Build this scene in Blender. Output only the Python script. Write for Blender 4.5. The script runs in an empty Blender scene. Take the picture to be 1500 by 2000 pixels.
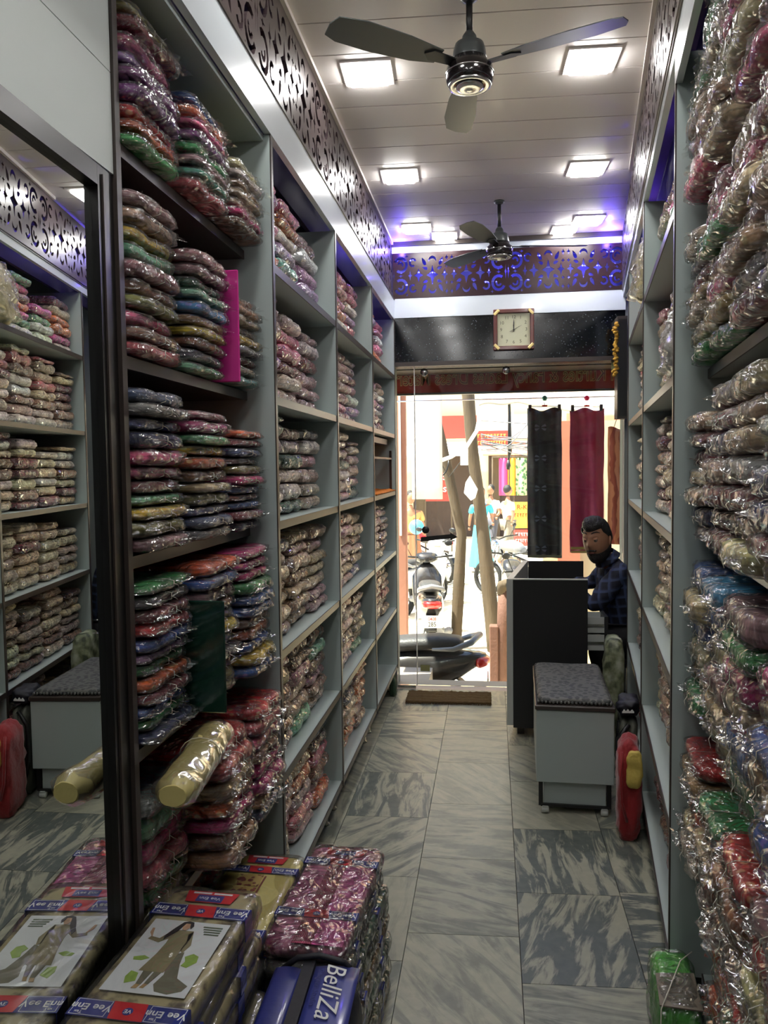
import bpy, bmesh, math, random
from mathutils import Vector, Matrix, noise, Euler

# ------------------------------------------------------------------ camera
SC = bpy.context.scene
COL = SC.collection
PI = math.pi
CAM_F, CAM_YAW, CAM_PITCH, CAM_ROLL, CAM_H = 1551.4, 0.1352, 0.0565, 0.0124, 1.55

def make_camera():
    cy, sy = math.cos(CAM_YAW), math.sin(CAM_YAW)
    cp, sp = math.cos(CAM_PITCH), math.sin(CAM_PITCH)
    fwd = Vector((-sy*cp, cy*cp, -sp)); right = Vector((cy, sy, 0)); up = right.cross(fwd)
    cr, sr = math.cos(CAM_ROLL), math.sin(CAM_ROLL)
    r2 = right*cr - up*sr; u2 = up*cr + right*sr
    cd = bpy.data.cameras.new('camera'); co = bpy.data.objects.new('camera', cd); COL.objects.link(co)
    m = Matrix((( r2.x, u2.x, -fwd.x, 0), (r2.y, u2.y, -fwd.y, 0), (r2.z, u2.z, -fwd.z, CAM_H), (0, 0, 0, 1)))
    co.matrix_world = m
    cd.sensor_fit = 'VERTICAL'; cd.sensor_height = 24.0; cd.lens = 24.0*CAM_F/2000.0
    cd.clip_start = 0.02; cd.clip_end = 200
    SC.camera = co
make_camera()

# ------------------------------------------------------------------ world, sun, exposure
EXPOSURE = 0.0
LAMP_E = 58.0          # ceiling lamp diffuser radiance
SKY_E = 0.55
SUN_E = 32.0
BLUE_E = 14.0
w = bpy.data.worlds.new('sky'); SC.world = w; w.use_nodes = True
nt = w.node_tree; nt.nodes.clear()
sky = nt.nodes.new('ShaderNodeTexSky'); sky.sky_type = 'NISHITA'; sky.sun_disc = False
sky.sun_elevation = math.radians(58); sky.sun_rotation = math.radians(200); sky.air_density = 1.0; sky.dust_density = 3.0
bgn = nt.nodes.new('ShaderNodeBackground'); bgn.inputs[1].default_value = SKY_E
wo = nt.nodes.new('ShaderNodeOutputWorld')
nt.links.new(sky.outputs[0], bgn.inputs[0]); nt.links.new(bgn.outputs[0], wo.inputs[0])
sd = bpy.data.lights.new('sun', 'SUN'); sd.energy = SUN_E; sd.angle = 0.01; sd.color = (1.0, 0.93, 0.80)
so = bpy.data.objects.new('sun', sd); COL.objects.link(so)
SUN_DIR = Vector((0.38, 0.10, -0.92)).normalized()      # light travels this way
so.rotation_euler = SUN_DIR.to_track_quat('-Z', 'Y').to_euler()
so.location = (0, 8, 12)
vs = SC.view_settings
vs.view_transform = 'Standard'; vs.look = 'None'; vs.gamma = 1.0; vs.use_curve_mapping = False; vs.exposure = EXPOSURE
cy_ = SC.cycles
cy_.max_bounces = 7; cy_.diffuse_bounces = 4; cy_.glossy_bounces = 4; cy_.transmission_bounces = 4
cy_.transparent_max_bounces = 12; cy_.caustics_reflective = False; cy_.caustics_refractive = False
cy_.sample_clamp_indirect = 6.0; cy_.use_denoising = True
try: cy_.use_light_tree = True
except Exception: pass

# ------------------------------------------------------------------ materials
MATS = {}
def nodes_of(name):
    m = bpy.data.materials.new(name); m.use_nodes = True; t = m.node_tree; t.nodes.clear()
    out = t.nodes.new('ShaderNodeOutputMaterial'); MATS[name] = m
    return m, t, out
def N(t, typ, **kw):
    n = t.nodes.new(typ)
    for k, v in kw.items(): setattr(n, k, v)
    return n
def setin(n, **kw):
    for k, v in kw.items():
        n.inputs[k.replace('_', ' ')].default_value = v
def rgb(c): return (c[0], c[1], c[2], 1.0)
def srgb(r, g, b):
    f = lambda v: (v/255/12.92) if v/255 <= 0.04045 else ((v/255+0.055)/1.055)**2.4
    return (f(r), f(g), f(b))
def plain(name, col, rough=0.5, metal=0.0, coat=0.0, var=0.12, scale=6.0, bump=0.0, bscale=40.0, sheen=0.0, spec=0.5, stretch=None):
    """principled with a little procedural tone variation and relief"""
    m, t, out = nodes_of(name)
    b = N(t, 'ShaderNodeBsdfPrincipled'); t.links.new(b.outputs[0], out.inputs[0])
    tc = N(t, 'ShaderNodeTexCoord'); mp = N(t, 'ShaderNodeMapping'); t.links.new(tc.outputs['Object'], mp.inputs[0])
    if stretch: mp.inputs['Scale'].default_value = stretch
    nz = N(t, 'ShaderNodeTexNoise'); nz.inputs['Scale'].default_value = scale; nz.inputs['Detail'].default_value = 4
    t.links.new(mp.outputs[0], nz.inputs['Vector'])
    mx = N(t, 'ShaderNodeMix', data_type='RGBA')
    t.links.new(nz.outputs[0], mx.inputs[0])
    mx.inputs[6].default_value = rgb([c*(1-var) for c in col]); mx.inputs[7].default_value = rgb([min(1, c*(1+var)) for c in col])
    t.links.new(mx.outputs[2], b.inputs['Base Color'])
    b.inputs['Roughness'].default_value = rough; b.inputs['Metallic'].default_value = metal
    b.inputs['Coat Weight'].default_value = coat; b.inputs['Coat Roughness'].default_value = 0.08
    b.inputs['Specular IOR Level'].default_value = spec
    if sheen: b.inputs['Sheen Weight'].default_value = sheen
    if bump:
        n2 = N(t, 'ShaderNodeTexNoise'); n2.inputs['Scale'].default_value = bscale; n2.inputs['Detail'].default_value = 3
        t.links.new(mp.outputs[0], n2.inputs['Vector'])
        bp = N(t, 'ShaderNodeBump'); bp.inputs['Strength'].default_value = bump; bp.inputs['Distance'].default_value = 0.01
        t.links.new(n2.outputs[0], bp.inputs['Height']); t.links.new(bp.outputs[0], b.inputs['Normal'])
    return m
def emit(name, col, e):
    m, t, out = nodes_of(name)
    n = N(t, 'ShaderNodeEmission'); n.inputs[0].default_value = rgb(col); n.inputs[1].default_value = e
    t.links.new(n.outputs[0], out.inputs[0]); return m

M = {}
M['lam'] = plain('grey_laminate', srgb(176, 188, 186), 0.42, coat=0.0, var=0.04, scale=3)
M['lamwhite'] = plain('white_laminate', srgb(214, 222, 228), 0.24, coat=0.5, var=0.02, scale=2)
M['panelwhite'] = plain('white_panel', srgb(206, 212, 208), 0.6, var=0.02, scale=2)
M['edge'] = plain('dark_edge_band', srgb(58, 50, 46), 0.35, var=0.2, scale=20, stretch=(1, 1, 8))
M['walnut'] = plain('dark_walnut_laminate', srgb(60, 52, 48), 0.38, var=0.25, scale=9, stretch=(6, 0.6, 6))
M['backboard'] = plain('back_board', srgb(120, 125, 122), 0.6)
M['blackframe'] = plain('black_frame', srgb(22, 20, 20), 0.3, var=0.3, scale=12, stretch=(4, 4, .5))
M['ceil'] = plain('ceiling_panel', srgb(246, 239, 233), 0.5, var=0.03, scale=2, coat=0.1)
M['groove'] = plain('groove', srgb(110, 96, 90), 0.7)
M['jali'] = plain('lattice_lacquer', srgb(74, 62, 64), 0.30, metal=0.35, var=0.12, scale=30, coat=0.25)
M['jali_brown'] = plain('lattice_brown', srgb(44, 24, 28), 0.28, var=0.15, scale=30, spec=.3)
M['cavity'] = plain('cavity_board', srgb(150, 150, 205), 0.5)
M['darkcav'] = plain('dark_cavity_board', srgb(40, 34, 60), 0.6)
M['steel'] = plain('steel', srgb(190, 190, 188), 0.25, metal=1.0)
M['black'] = plain('black_plastic', srgb(26, 26, 27), 0.4)
M['blackgloss'] = plain('black_gloss', srgb(24, 20, 20), 0.12, coat=0.6)
M['rubber'] = plain('rubber', srgb(20, 20, 20), 0.8, bump=0.3)
M['greyfan'] = plain('fan_grey', srgb(62, 66, 66), 0.35)
M['string'] = plain('twine', srgb(215, 210, 195), 0.7)
M['blueled'] = emit('blue_led', (0.07, 0.07, 1.0), BLUE_E)
M['lampglow'] = emit('lamp_diffuser', (1.0, 0.985, 0.96), LAMP_E)
M['white'] = plain('white_paint', srgb(235, 235, 232), 0.5)
M['red'] = plain('red_cloth', srgb(150, 22, 28), 0.7, sheen=0.3, bump=0.3, bscale=60)
M['yellow'] = plain('yellow_cloth', srgb(205, 180, 90), 0.7, bump=0.3, bscale=60)

def glass_mat():
    m, t, out = nodes_of('door_glass')
    tr = N(t, 'ShaderNodeBsdfTransparent'); tr.inputs[0].default_value = (0.93, 0.96, 0.94, 1)
    gl = N(t, 'ShaderNodeBsdfGlossy'); gl.inputs['Roughness'].default_value = 0.02
    fr = N(t, 'ShaderNodeFresnel'); fr.inputs[0].default_value = 1.45
    mx = N(t, 'ShaderNodeMixShader'); t.links.new(fr.outputs[0], mx.inputs[0])
    t.links.new(tr.outputs[0], mx.inputs[1]); t.links.new(gl.outputs[0], mx.inputs[2]); t.links.new(mx.outputs[0], out.inputs[0])
    return m
M['glass'] = glass_mat()

def mirror_mat():
    m, t, out = nodes_of('mirror_silver')
    g = N(t, 'ShaderNodeBsdfGlossy'); g.inputs['Roughness'].default_value = 0.0
    tc = N(t, 'ShaderNodeTexCoord'); nz = N(t, 'ShaderNodeTexNoise'); nz.inputs['Scale'].default_value = 3
    t.links.new(tc.outputs['Object'], nz.inputs['Vector'])
    mx = N(t, 'ShaderNodeMix', data_type='RGBA'); t.links.new(nz.outputs[0], mx.inputs[0])
    mx.inputs[6].default_value = (0.80, 0.83, 0.80, 1); mx.inputs[7].default_value = (0.84, 0.86, 0.83, 1)
    t.links.new(mx.outputs[2], g.inputs[0]); t.links.new(g.outputs[0], out.inputs[0]); return m
M['mirror'] = mirror_mat()

def granite_mat():
    m, t, out = nodes_of('black_granite')
    b = N(t, 'ShaderNodeBsdfPrincipled'); t.links.new(b.outputs[0], out.inputs[0])
    tc = N(t, 'ShaderNodeTexCoord')
    v = N(t, 'ShaderNodeTexVoronoi'); v.inputs['Scale'].default_value = 55; v.inputs['Randomness'].default_value = 1
    t.links.new(tc.outputs['Object'], v.inputs['Vector'])
    r = N(t, 'ShaderNodeValToRGB'); r.color_ramp.elements[0].position = 0.0; r.color_ramp.elements[0].color = (0.22, 0.27, 0.30, 1)
    r.color_ramp.elements[1].position = 0.22; r.color_ramp.elements[1].color = (0.006, 0.008, 0.010, 1)
    t.links.new(v.outputs['Distance'], r.inputs[0])
    n = N(t, 'ShaderNodeTexNoise'); n.inputs['Scale'].default_value = 25; t.links.new(tc.outputs['Object'], n.inputs['Vector'])
    mx = N(t, 'ShaderNodeMix', data_type='RGBA', blend_type='MULTIPLY'); mx.inputs[0].default_value = 0.8
    t.links.new(r.outputs[0], mx.inputs[6]); t.links.new(n.outputs[0], mx.inputs[7]); t.links.new(mx.outputs[2], b.inputs['Base Color'])
    b.inputs['Roughness'].default_value = 0.12; return m
M['granite'] = granite_mat()

def marble_mat():
    """veined white-grey marble; each tile turns and shifts its own vein pattern"""
    m, t, out = nodes_of('veined_marble')
    b = N(t, 'ShaderNodeBsdfPrincipled'); t.links.new(b.outputs[0], out.inputs[0])
    tc = N(t, 'ShaderNodeTexCoord'); oi = N(t, 'ShaderNodeObjectInfo')
    at = N(t, 'ShaderNodeAttribute', attribute_type='OBJECT', attribute_name='vein')     # x: angle, y: streak strength, z: tone
    sp = N(t, 'ShaderNodeSeparateXYZ'); t.links.new(at.outputs['Vector'], sp.inputs[0])
    cv = N(t, 'ShaderNodeCombineXYZ')
    mul = N(t, 'ShaderNodeMath', operation='MULTIPLY'); mul.inputs[1].default_value = 37.0; t.links.new(oi.outputs['Random'], mul.inputs[0])
    t.links.new(mul.outputs[0], cv.inputs[0]); t.links.new(mul.outputs[0], cv.inputs[1])
    rot = N(t, 'ShaderNodeVectorRotate', rotation_type='Z_AXIS'); t.links.new(tc.outputs['Object'], rot.inputs['Vector']); t.links.new(sp.outputs[0], rot.inputs['Angle'])
    add = N(t, 'ShaderNodeVectorMath', operation='ADD'); t.links.new(rot.outputs[0], add.inputs[0]); t.links.new(cv.outputs[0], add.inputs[1])
    mp = N(t, 'ShaderNodeMapping'); mp.inputs['Scale'].default_value = (1.0, 5.0, 1.0); t.links.new(add.outputs[0], mp.inputs[0])
    n1 = N(t, 'ShaderNodeTexNoise'); n1.inputs['Scale'].default_value = 3.6; n1.inputs['Detail'].default_value = 7; n1.inputs['Distortion'].default_value = 0.8
    n1.inputs['Roughness'].default_value = 0.62
    t.links.new(mp.outputs[0], n1.inputs['Vector'])
    r1 = N(t, 'ShaderNodeValToRGB'); cr = r1.color_ramp
    cr.elements[0].position = 0.42; cr.elements[0].color = (0, 0, 0, 1); cr.elements[1].position = 0.56; cr.elements[1].color = (1, 1, 1, 1)
    t.links.new(n1.outputs[0], r1.inputs[0])
    n2 = N(t, 'ShaderNodeTexNoise'); n2.inputs['Scale'].default_value = 26.0; n2.inputs['Detail'].default_value = 4
    t.links.new(add.outputs[0], n2.inputs['Vector'])
    light = N(t, 'ShaderNodeMix', data_type='RGBA'); light.inputs[6].default_value = rgb(srgb(150, 152, 138)); light.inputs[7].default_value = rgb(srgb(184, 180, 158))
    t.links.new(n2.outputs[0], light.inputs[0])
    dark = N(t, 'ShaderNodeMix', data_type='RGBA'); dark.inputs[6].default_value = rgb(srgb(70, 78, 80)); dark.inputs[7].default_value = rgb(srgb(116, 122, 114))
    t.links.new(n2.outputs[0], dark.inputs[0])
    # vein amount = (1-ramp)*strength
    inv = N(t, 'ShaderNodeMath', operation='SUBTRACT'); inv.inputs[0].default_value = 1.0; t.links.new(r1.outputs[0], inv.inputs[1])
    st = N(t, 'ShaderNodeMath', operation='MULTIPLY', use_clamp=True); t.links.new(inv.outputs[0], st.inputs[0]); t.links.new(sp.outputs[1], st.inputs[1])
    mx = N(t, 'ShaderNodeMix', data_type='RGBA'); t.links.new(st.outputs[0], mx.inputs[0]); t.links.new(light.outputs[2], mx.inputs[6]); t.links.new(dark.outputs[2], mx.inputs[7])
    hv = N(t, 'ShaderNodeHueSaturation'); t.links.new(mx.outputs[2], hv.inputs['Color']); t.links.new(sp.outputs[2], hv.inputs['Value'])
    t.links.new(hv.outputs[0], b.inputs['Base Color'])
    b.inputs['Roughness'].default_value = 0.34
    b.inputs['Specular IOR Level'].default_value = 0.4
    return m
M['marble'] = marble_mat()

def cloth_mat(name, coat, bumpd, bs, cior=1.7, crough=.13):
    """folded cloth in film: own colour from the object (or from the mesh for the joined mass), print blotches and glints of the film"""
    m, t, out = nodes_of(name)
    b = N(t, 'ShaderNodeBsdfPrincipled'); t.links.new(b.outputs[0], out.inputs[0])
    oi = N(t, 'ShaderNodeObjectInfo')
    at = N(t, 'ShaderNodeAttribute', attribute_type='GEOMETRY', attribute_name='bcol')
    mu = N(t, 'ShaderNodeMix', data_type='RGBA', blend_type='MULTIPLY'); mu.inputs[0].default_value = 1
    t.links.new(oi.outputs['Color'], mu.inputs[6]); t.links.new(at.outputs['Color'], mu.inputs[7])
    tc = N(t, 'ShaderNodeTexCoord'); ad = N(t, 'ShaderNodeVectorMath', operation='ADD')
    ml = N(t, 'ShaderNodeMath', operation='MULTIPLY'); ml.inputs[1].default_value = 21.0
    t.links.new(oi.outputs['Random'], ml.inputs[0]); t.links.new(tc.outputs['Object'], ad.inputs[0]); t.links.new(ml.outputs[0], ad.inputs[1])
    v = N(t, 'ShaderNodeTexNoise'); v.inputs['Scale'].default_value = 16; v.inputs['Detail'].default_value = 5; t.links.new(ad.outputs[0], v.inputs['Vector'])
    r = N(t, 'ShaderNodeValToRGB'); r.color_ramp.elements[0].position = 0.42; r.color_ramp.elements[0].color = (0.62, 0.56, 0.56, 1)
    r.color_ramp.elements[1].position = 0.62; r.color_ramp.elements[1].color = (1.35, 1.3, 1.25, 1)
    t.links.new(v.outputs[0], r.inputs[0])
    m2 = N(t, 'ShaderNodeMix', data_type='RGBA', blend_type='MULTIPLY'); m2.inputs[0].default_value = 0.9
    t.links.new(mu.outputs[2], m2.inputs[6]); t.links.new(r.outputs[0], m2.inputs[7])
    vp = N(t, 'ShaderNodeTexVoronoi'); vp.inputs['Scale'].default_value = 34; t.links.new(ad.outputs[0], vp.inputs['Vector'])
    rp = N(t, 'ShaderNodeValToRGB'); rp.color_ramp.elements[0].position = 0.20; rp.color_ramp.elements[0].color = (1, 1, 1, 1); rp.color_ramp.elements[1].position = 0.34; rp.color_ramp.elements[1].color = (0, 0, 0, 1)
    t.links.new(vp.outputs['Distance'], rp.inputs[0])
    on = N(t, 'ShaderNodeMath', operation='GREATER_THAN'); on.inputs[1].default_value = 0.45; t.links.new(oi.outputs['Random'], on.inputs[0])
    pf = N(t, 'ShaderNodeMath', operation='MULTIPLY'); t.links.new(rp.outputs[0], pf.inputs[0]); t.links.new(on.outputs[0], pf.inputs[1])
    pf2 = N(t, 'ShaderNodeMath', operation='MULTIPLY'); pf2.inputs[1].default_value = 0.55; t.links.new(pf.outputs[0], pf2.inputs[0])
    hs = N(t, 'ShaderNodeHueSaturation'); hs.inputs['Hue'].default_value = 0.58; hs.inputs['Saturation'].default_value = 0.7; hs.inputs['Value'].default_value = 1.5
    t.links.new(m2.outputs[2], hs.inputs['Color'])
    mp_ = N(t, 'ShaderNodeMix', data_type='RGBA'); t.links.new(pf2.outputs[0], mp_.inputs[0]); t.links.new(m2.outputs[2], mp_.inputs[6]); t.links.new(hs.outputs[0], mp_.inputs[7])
    m2 = mp_
    # thin dark lines: shade in the folds between cloth layers, painted in
    wv = N(t, 'ShaderNodeTexWave', bands_direction='Z'); wv.inputs['Scale'].default_value = 22; wv.inputs['Distortion'].default_value = 2.5; wv.inputs['Detail Scale'].default_value = 2.0
    t.links.new(ad.outputs[0], wv.inputs['Vector'])
    r2 = N(t, 'ShaderNodeValToRGB'); r2.color_ramp.elements[0].position = 0.0; r2.color_ramp.elements[0].color = (0.55, 0.55, 0.55, 1); r2.color_ramp.elements[1].position = 0.35
    t.links.new(wv.outputs[0], r2.inputs[0])
    m3 = N(t, 'ShaderNodeMix', data_type='RGBA', blend_type='MULTIPLY'); m3.inputs[0].default_value = 0.7
    t.links.new(m2.outputs[2], m3.inputs[6]); t.links.new(r2.outputs[0], m3.inputs[7])
    t.links.new(m3.outputs[2], b.inputs['Base Color']); b.inputs['Roughness'].default_value = 0.6
    b.inputs['Coat Weight'].default_value = coat; b.inputs['Coat Roughness'].default_value = crough; b.inputs['Coat IOR'].default_value = cior
    n1 = N(t, 'ShaderNodeTexNoise'); n1.inputs['Scale'].default_value = bs; n1.inputs['Detail'].default_value = 2; n1.inputs['Distortion'].default_value = 1.5
    t.links.new(ad.outputs[0], n1.inputs['Vector'])
    bp = N(t, 'ShaderNodeBump'); bp.inputs['Strength'].default_value = 1.0; bp.inputs['Distance'].default_value = bumpd
    t.links.new(n1.outputs[0], bp.inputs['Height']); t.links.new(bp.outputs[0], b.inputs['Coat Normal'])
    bp2 = N(t, 'ShaderNodeBump'); bp2.inputs['Strength'].default_value = 0.5; bp2.inputs['Distance'].default_value = 0.004
    t.links.new(v.outputs[0], bp2.inputs['Height']); t.links.new(bp2.outputs[0], b.inputs['Normal'])
    if coat >= 1:                                   # the crumpled film itself
        b.inputs['Coat Weight'].default_value = 0.0
        gl = N(t, 'ShaderNodeBsdfGlossy'); gl.inputs['Roughness'].default_value = crough
        b3 = N(t, 'ShaderNodeBump'); b3.inputs['Strength'].default_value = 1.0; b3.inputs['Distance'].default_value = bumpd
        t.links.new(n1.outputs[0], b3.inputs['Height']); t.links.new(b3.outputs[0], gl.inputs['Normal'])
        lw = N(t, 'ShaderNodeLayerWeight'); lw.inputs[0].default_value = 0.35; t.links.new(b3.outputs[0], lw.inputs['Normal'])
        ma = N(t, 'ShaderNodeMath', operation='MULTIPLY_ADD', use_clamp=True); ma.inputs[1].default_value = 0.9; ma.inputs[2].default_value = 0.24
        t.links.new(lw.outputs['Fresnel'], ma.inputs[0])
        ms = N(t, 'ShaderNodeMixShader'); t.links.new(ma.outputs[0], ms.inputs[0]); t.links.new(b.outputs[0], ms.inputs[1]); t.links.new(gl.outputs[0], ms.inputs[2])
        t.links.new(ms.outputs[0], out.inputs[0])
    return m
M['cloth'] = cloth_mat('folded_cloth', 0.35, 0.012, 30)
M['clothfilm'] = cloth_mat('cloth_in_film', 1.0, 0.075, 22, 2.6, .12)

def film_mat(name='clear_film', base=0.11, gain=1.0, bs=15, bd=0.055, milky=0.03):
    m, t, out = nodes_of(name)
    tr = N(t, 'ShaderNodeBsdfTransparent'); tr.inputs[0].default_value = (0.97, 0.97, 0.97, 1)
    df = N(t, 'ShaderNodeBsdfDiffuse'); df.inputs[0].default_value = (0.8, 0.8, 0.8, 1)
    m0 = N(t, 'ShaderNodeMixShader'); m0.inputs[0].default_value = milky
    t.links.new(tr.outputs[0], m0.inputs[1]); t.links.new(df.outputs[0], m0.inputs[2])
    gl = N(t, 'ShaderNodeBsdfGlossy'); gl.inputs['Roughness'].default_value = 0.15; gl.inputs[0].default_value = (1, 1, 1, 1)
    tc = N(t, 'ShaderNodeTexCoord'); oi = N(t, 'ShaderNodeObjectInfo'); ad = N(t, 'ShaderNodeVectorMath', operation='ADD')
    ml = N(t, 'ShaderNodeMath', operation='MULTIPLY'); ml.inputs[1].default_value = 13.0
    t.links.new(oi.outputs['Random'], ml.inputs[0]); t.links.new(tc.outputs['Object'], ad.inputs[0]); t.links.new(ml.outputs[0], ad.inputs[1])
    n1 = N(t, 'ShaderNodeTexNoise'); n1.inputs['Scale'].default_value = bs; n1.inputs['Detail'].default_value = 1.6; n1.inputs['Distortion'].default_value = 2.0
    t.links.new(ad.outputs[0], n1.inputs['Vector'])
    bp = N(t, 'ShaderNodeBump'); bp.inputs['Strength'].default_value = 1.0; bp.inputs['Distance'].default_value = bd
    t.links.new(n1.outputs[0], bp.inputs['Height']); t.links.new(bp.outputs[0], gl.inputs['Normal'])
    lw = N(t, 'ShaderNodeLayerWeight'); lw.inputs[0].default_value = 0.35; t.links.new(bp.outputs[0], lw.inputs['Normal'])
    ma = N(t, 'ShaderNodeMath', operation='MULTIPLY_ADD', use_clamp=True); ma.inputs[1].default_value = 0.55*gain; ma.inputs[2].default_value = base
    t.links.new(lw.outputs['Fresnel'], ma.inputs[0])
    mx = N(t, 'ShaderNodeMixShader'); t.links.new(ma.outputs[0], mx.inputs[0]); t.links.new(m0.outputs[0], mx.inputs[1]); t.links.new(gl.outputs[0], mx.inputs[2])
    t.links.new(mx.outputs[0], out.inputs[0]); return m
M['film'] = film_mat()

# ------------------------------------------------------------------ object helpers
def link(o): COL.objects.link(o); return o
def tag(o, label=None, cat=None, group=None, kind=None):
    if label: o['label'] = label
    if cat: o['category'] = cat
    if group: o['group'] = group
    if kind: o['kind'] = kind
    return o
def thing(name, label, cat, loc=(0, 0, 0), rz=0.0, group=None):
    o = bpy.data.objects.new(name, None); link(o); o.location = loc; o.rotation_euler = (0, 0, rz)
    o.empty_display_size = 0.05
    return tag(o, label, cat, group)

class MB:
    """collects solid shapes and links them as one mesh object"""
    def __init__(s): s.v = []; s.f = []; s.sm = []
    def add(s, vs, fs, smooth=False):
        o = len(s.v); s.v += [tuple(p) for p in vs]; s.f += [[i+o for i in f] for f in fs]; s.sm += [smooth]*len(fs); return s
    def box(s, c, d, rz=0.0, rot=None, bev=0.0):
        hx, hy, hz = d[0]/2, d[1]/2, d[2]/2
        R = rot if rot is not None else Matrix.Rotation(rz, 3, 'Z')
        if bev > 0:
            b = min(bev, hx*.9, hy*.9, hz*.9)
            pts = []
            for sz in (-1, 1):
                for sx, sy in ((-1, -1), (1, -1), (1, 1), (-1, 1)):
                    pts.append((sx*(hx-b), sy*(hy-b), sz*hz)); pts.append((sx*hx, sy*(hy-b), sz*(hz-b))); pts.append((sx*(hx-b), sy*hy, sz*(hz-b)))
            bm = bmesh.new()
            for p in pts: bm.verts.new(p)
            bmesh.ops.convex_hull(bm, input=bm.verts)
            bmesh.ops.dissolve_limit(bm, angle_limit=0.01, verts=bm.verts, edges=bm.edges)
            bm.verts.index_update()
            vs = [R @ v.co + Vector(c) for v in bm.verts]; fs = [[v.index for v in f.verts] for f in bm.faces]; bm.free()
            return s.add(vs, fs)
        P = [(x, y, z) for z in (-hz, hz) for y in (-hy, hy) for x in (-hx, hx)]
        vs = [R @ Vector(p) + Vector(c) for p in P]
        return s.add(vs, [[0, 2, 3, 1], [4, 5, 7, 6], [0, 1, 5, 4], [2, 6, 7, 3], [0, 4, 6, 2], [1, 3, 7, 5]])
    def b2(s, a, b, **k):
        return s.box([(a[i]+b[i])/2 for i in range(3)], [abs(b[i]-a[i]) for i in range(3)], **k)
    def hexa(s, P):
        """8 points: bottom 4 round, top 4 round"""
        return s.add(P, [[3, 2, 1, 0], [4, 5, 6, 7], [0, 1, 5, 4], [1, 2, 6, 5], [2, 3, 7, 6], [3, 0, 4, 7]])
    def tube(s, pts, r, n=8, cap=True, smooth=True):
        pts = [Vector(p) for p in pts]; rs = r if isinstance(r, (list, tuple)) else [r]*len(pts)
        vs = []; prev = None
        for i, p in enumerate(pts):
            d = (pts[min(i+1, len(pts)-1)]-pts[max(i-1, 0)]).normalized()
            if prev is None:
                a = Vector((0, 0, 1)) if abs(d.z) < .9 else Vector((1, 0, 0)); u = d.cross(a).normalized()
            else:
                u = (prev - d*prev.dot(d)).normalized()
            prev = u; w = d.cross(u)
            for k in range(n):
                an = 2*PI*k/n; vs.append(p + (u*math.cos(an)+w*math.sin(an))*rs[i])
        fs = []
        for i in range(len(pts)-1):
            for k in range(n):
                a = i*n+k; b = i*n+(k+1) % n; fs.append([a, b, b+n, a+n])
        if cap: fs.append(list(range(n))[::-1]); fs.append([len(vs)-n+k for k in range(n)])
        return s.add(vs, fs, smooth)
    def lathe(s, prof, c=(0, 0, 0), n=24, axis='Z', smooth=True, rot=None):
        vs = []
        for r, h in prof:
            for k in range(n):
                a = 2*PI*k/n; p = Vector((r*math.cos(a), r*math.sin(a), h))
                if axis == 'X': p = Vector((p.z, p.x, p.y))
                if axis == 'Y': p = Vector((p.x, p.z, p.y))
                if rot is not None: p = rot @ p
                vs.append(p+Vector(c))
        fs = []
        for i in range(len(prof)-1):
            for k in range(n):
                a = i*n+k; b = i*n+(k+1) % n; fs.append([a, b, b+n, a+n])
        fs.append(list(range(n))[::-1]); fs.append([len(vs)-n+k for k in range(n)])
        return s.add(vs, fs, smooth)
    def ball(s, c, r, n=14, m=9):
        if not isinstance(r, (list, tuple)): r = (r, r, r)
        vs = [(c[0], c[1], c[2]-r[2])]
        for j in range(1, m):
            ph = -PI/2+PI*j/m
            for k in range(n):
                a = 2*PI*k/n; vs.append((c[0]+r[0]*math.cos(ph)*math.cos(a), c[1]+r[1]*math.cos(ph)*math.sin(a), c[2]+r[2]*math.sin(ph)))
        vs.append((c[0], c[1], c[2]+r[2])); fs = []
        for k in range(n): fs.append([0, 1+(k+1) % n, 1+k])
        for j in range(m-2):
            for k in range(n):
                a = 1+j*n+k; b = 1+j*n+(k+1) % n; fs.append([a, b, b+n, a+n])
        L = len(vs)-1
        for k in range(n): fs.append([L, L-n+k, L-n+(k+1) % n])
        return s.add(vs, fs, True)
    def prism(s, poly, z0, z1, M4=None):
        """poly in local xy, extruded z0..z1, mapped by M4"""
        n = len(poly); vs = [Vector((x, y, z0)) for x, y in poly]+[Vector((x, y, z1)) for x, y in poly]
        if M4 is not None: vs = [M4 @ v for v in vs]
        return s.add(vs, [list(range(n))[::-1], list(range(n, 2*n))]+[[i, (i+1) % n, (i+1) % n+n, i+n] for i in range(n)])
    def grid(s, fn, nu, nv, smooth=True, closeu=False):
        vs = [fn(i/nu, j/nv) for j in range(nv+1) for i in range(nu+(0 if closeu else 1))]
        W = nu if closeu else nu+1; fs = []
        for j in range(nv):
            for i in range(nu):
                i2 = (i+1) % W if closeu else i+1
                fs.append([j*W+i, j*W+i2, (j+1)*W+i2, (j+1)*W+i])
        return s.add(vs, fs, smooth)
    def mesh(s, name):
        me = bpy.data.meshes.new(name); me.from_pydata(s.v, [], s.f)
        me.polygons.foreach_set('use_smooth', s.sm); me.update(); return me
    def build(s, name, mat, parent=None, world=True, solid=0.0):
        """world: coordinates are world coordinates (parent not yet rotated); else parent-local"""
        me = s.mesh(name)
        if isinstance(mat, (list, tuple)):
            for q in mat: me.materials.append(q)
        else: me.materials.append(mat)
        o = bpy.data.objects.new(name, me); link(o)
        if parent is not None:
            o.parent = parent
            if world:
                L = parent.location.copy(); pp = parent.parent
                while pp is not None: L += pp.location; pp = pp.parent
                me.transform(Matrix.Translation(-L))
        if solid:
            md = o.modifiers.new('t', 'SOLIDIFY'); md.thickness = solid; md.offset = 0
        return o
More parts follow.
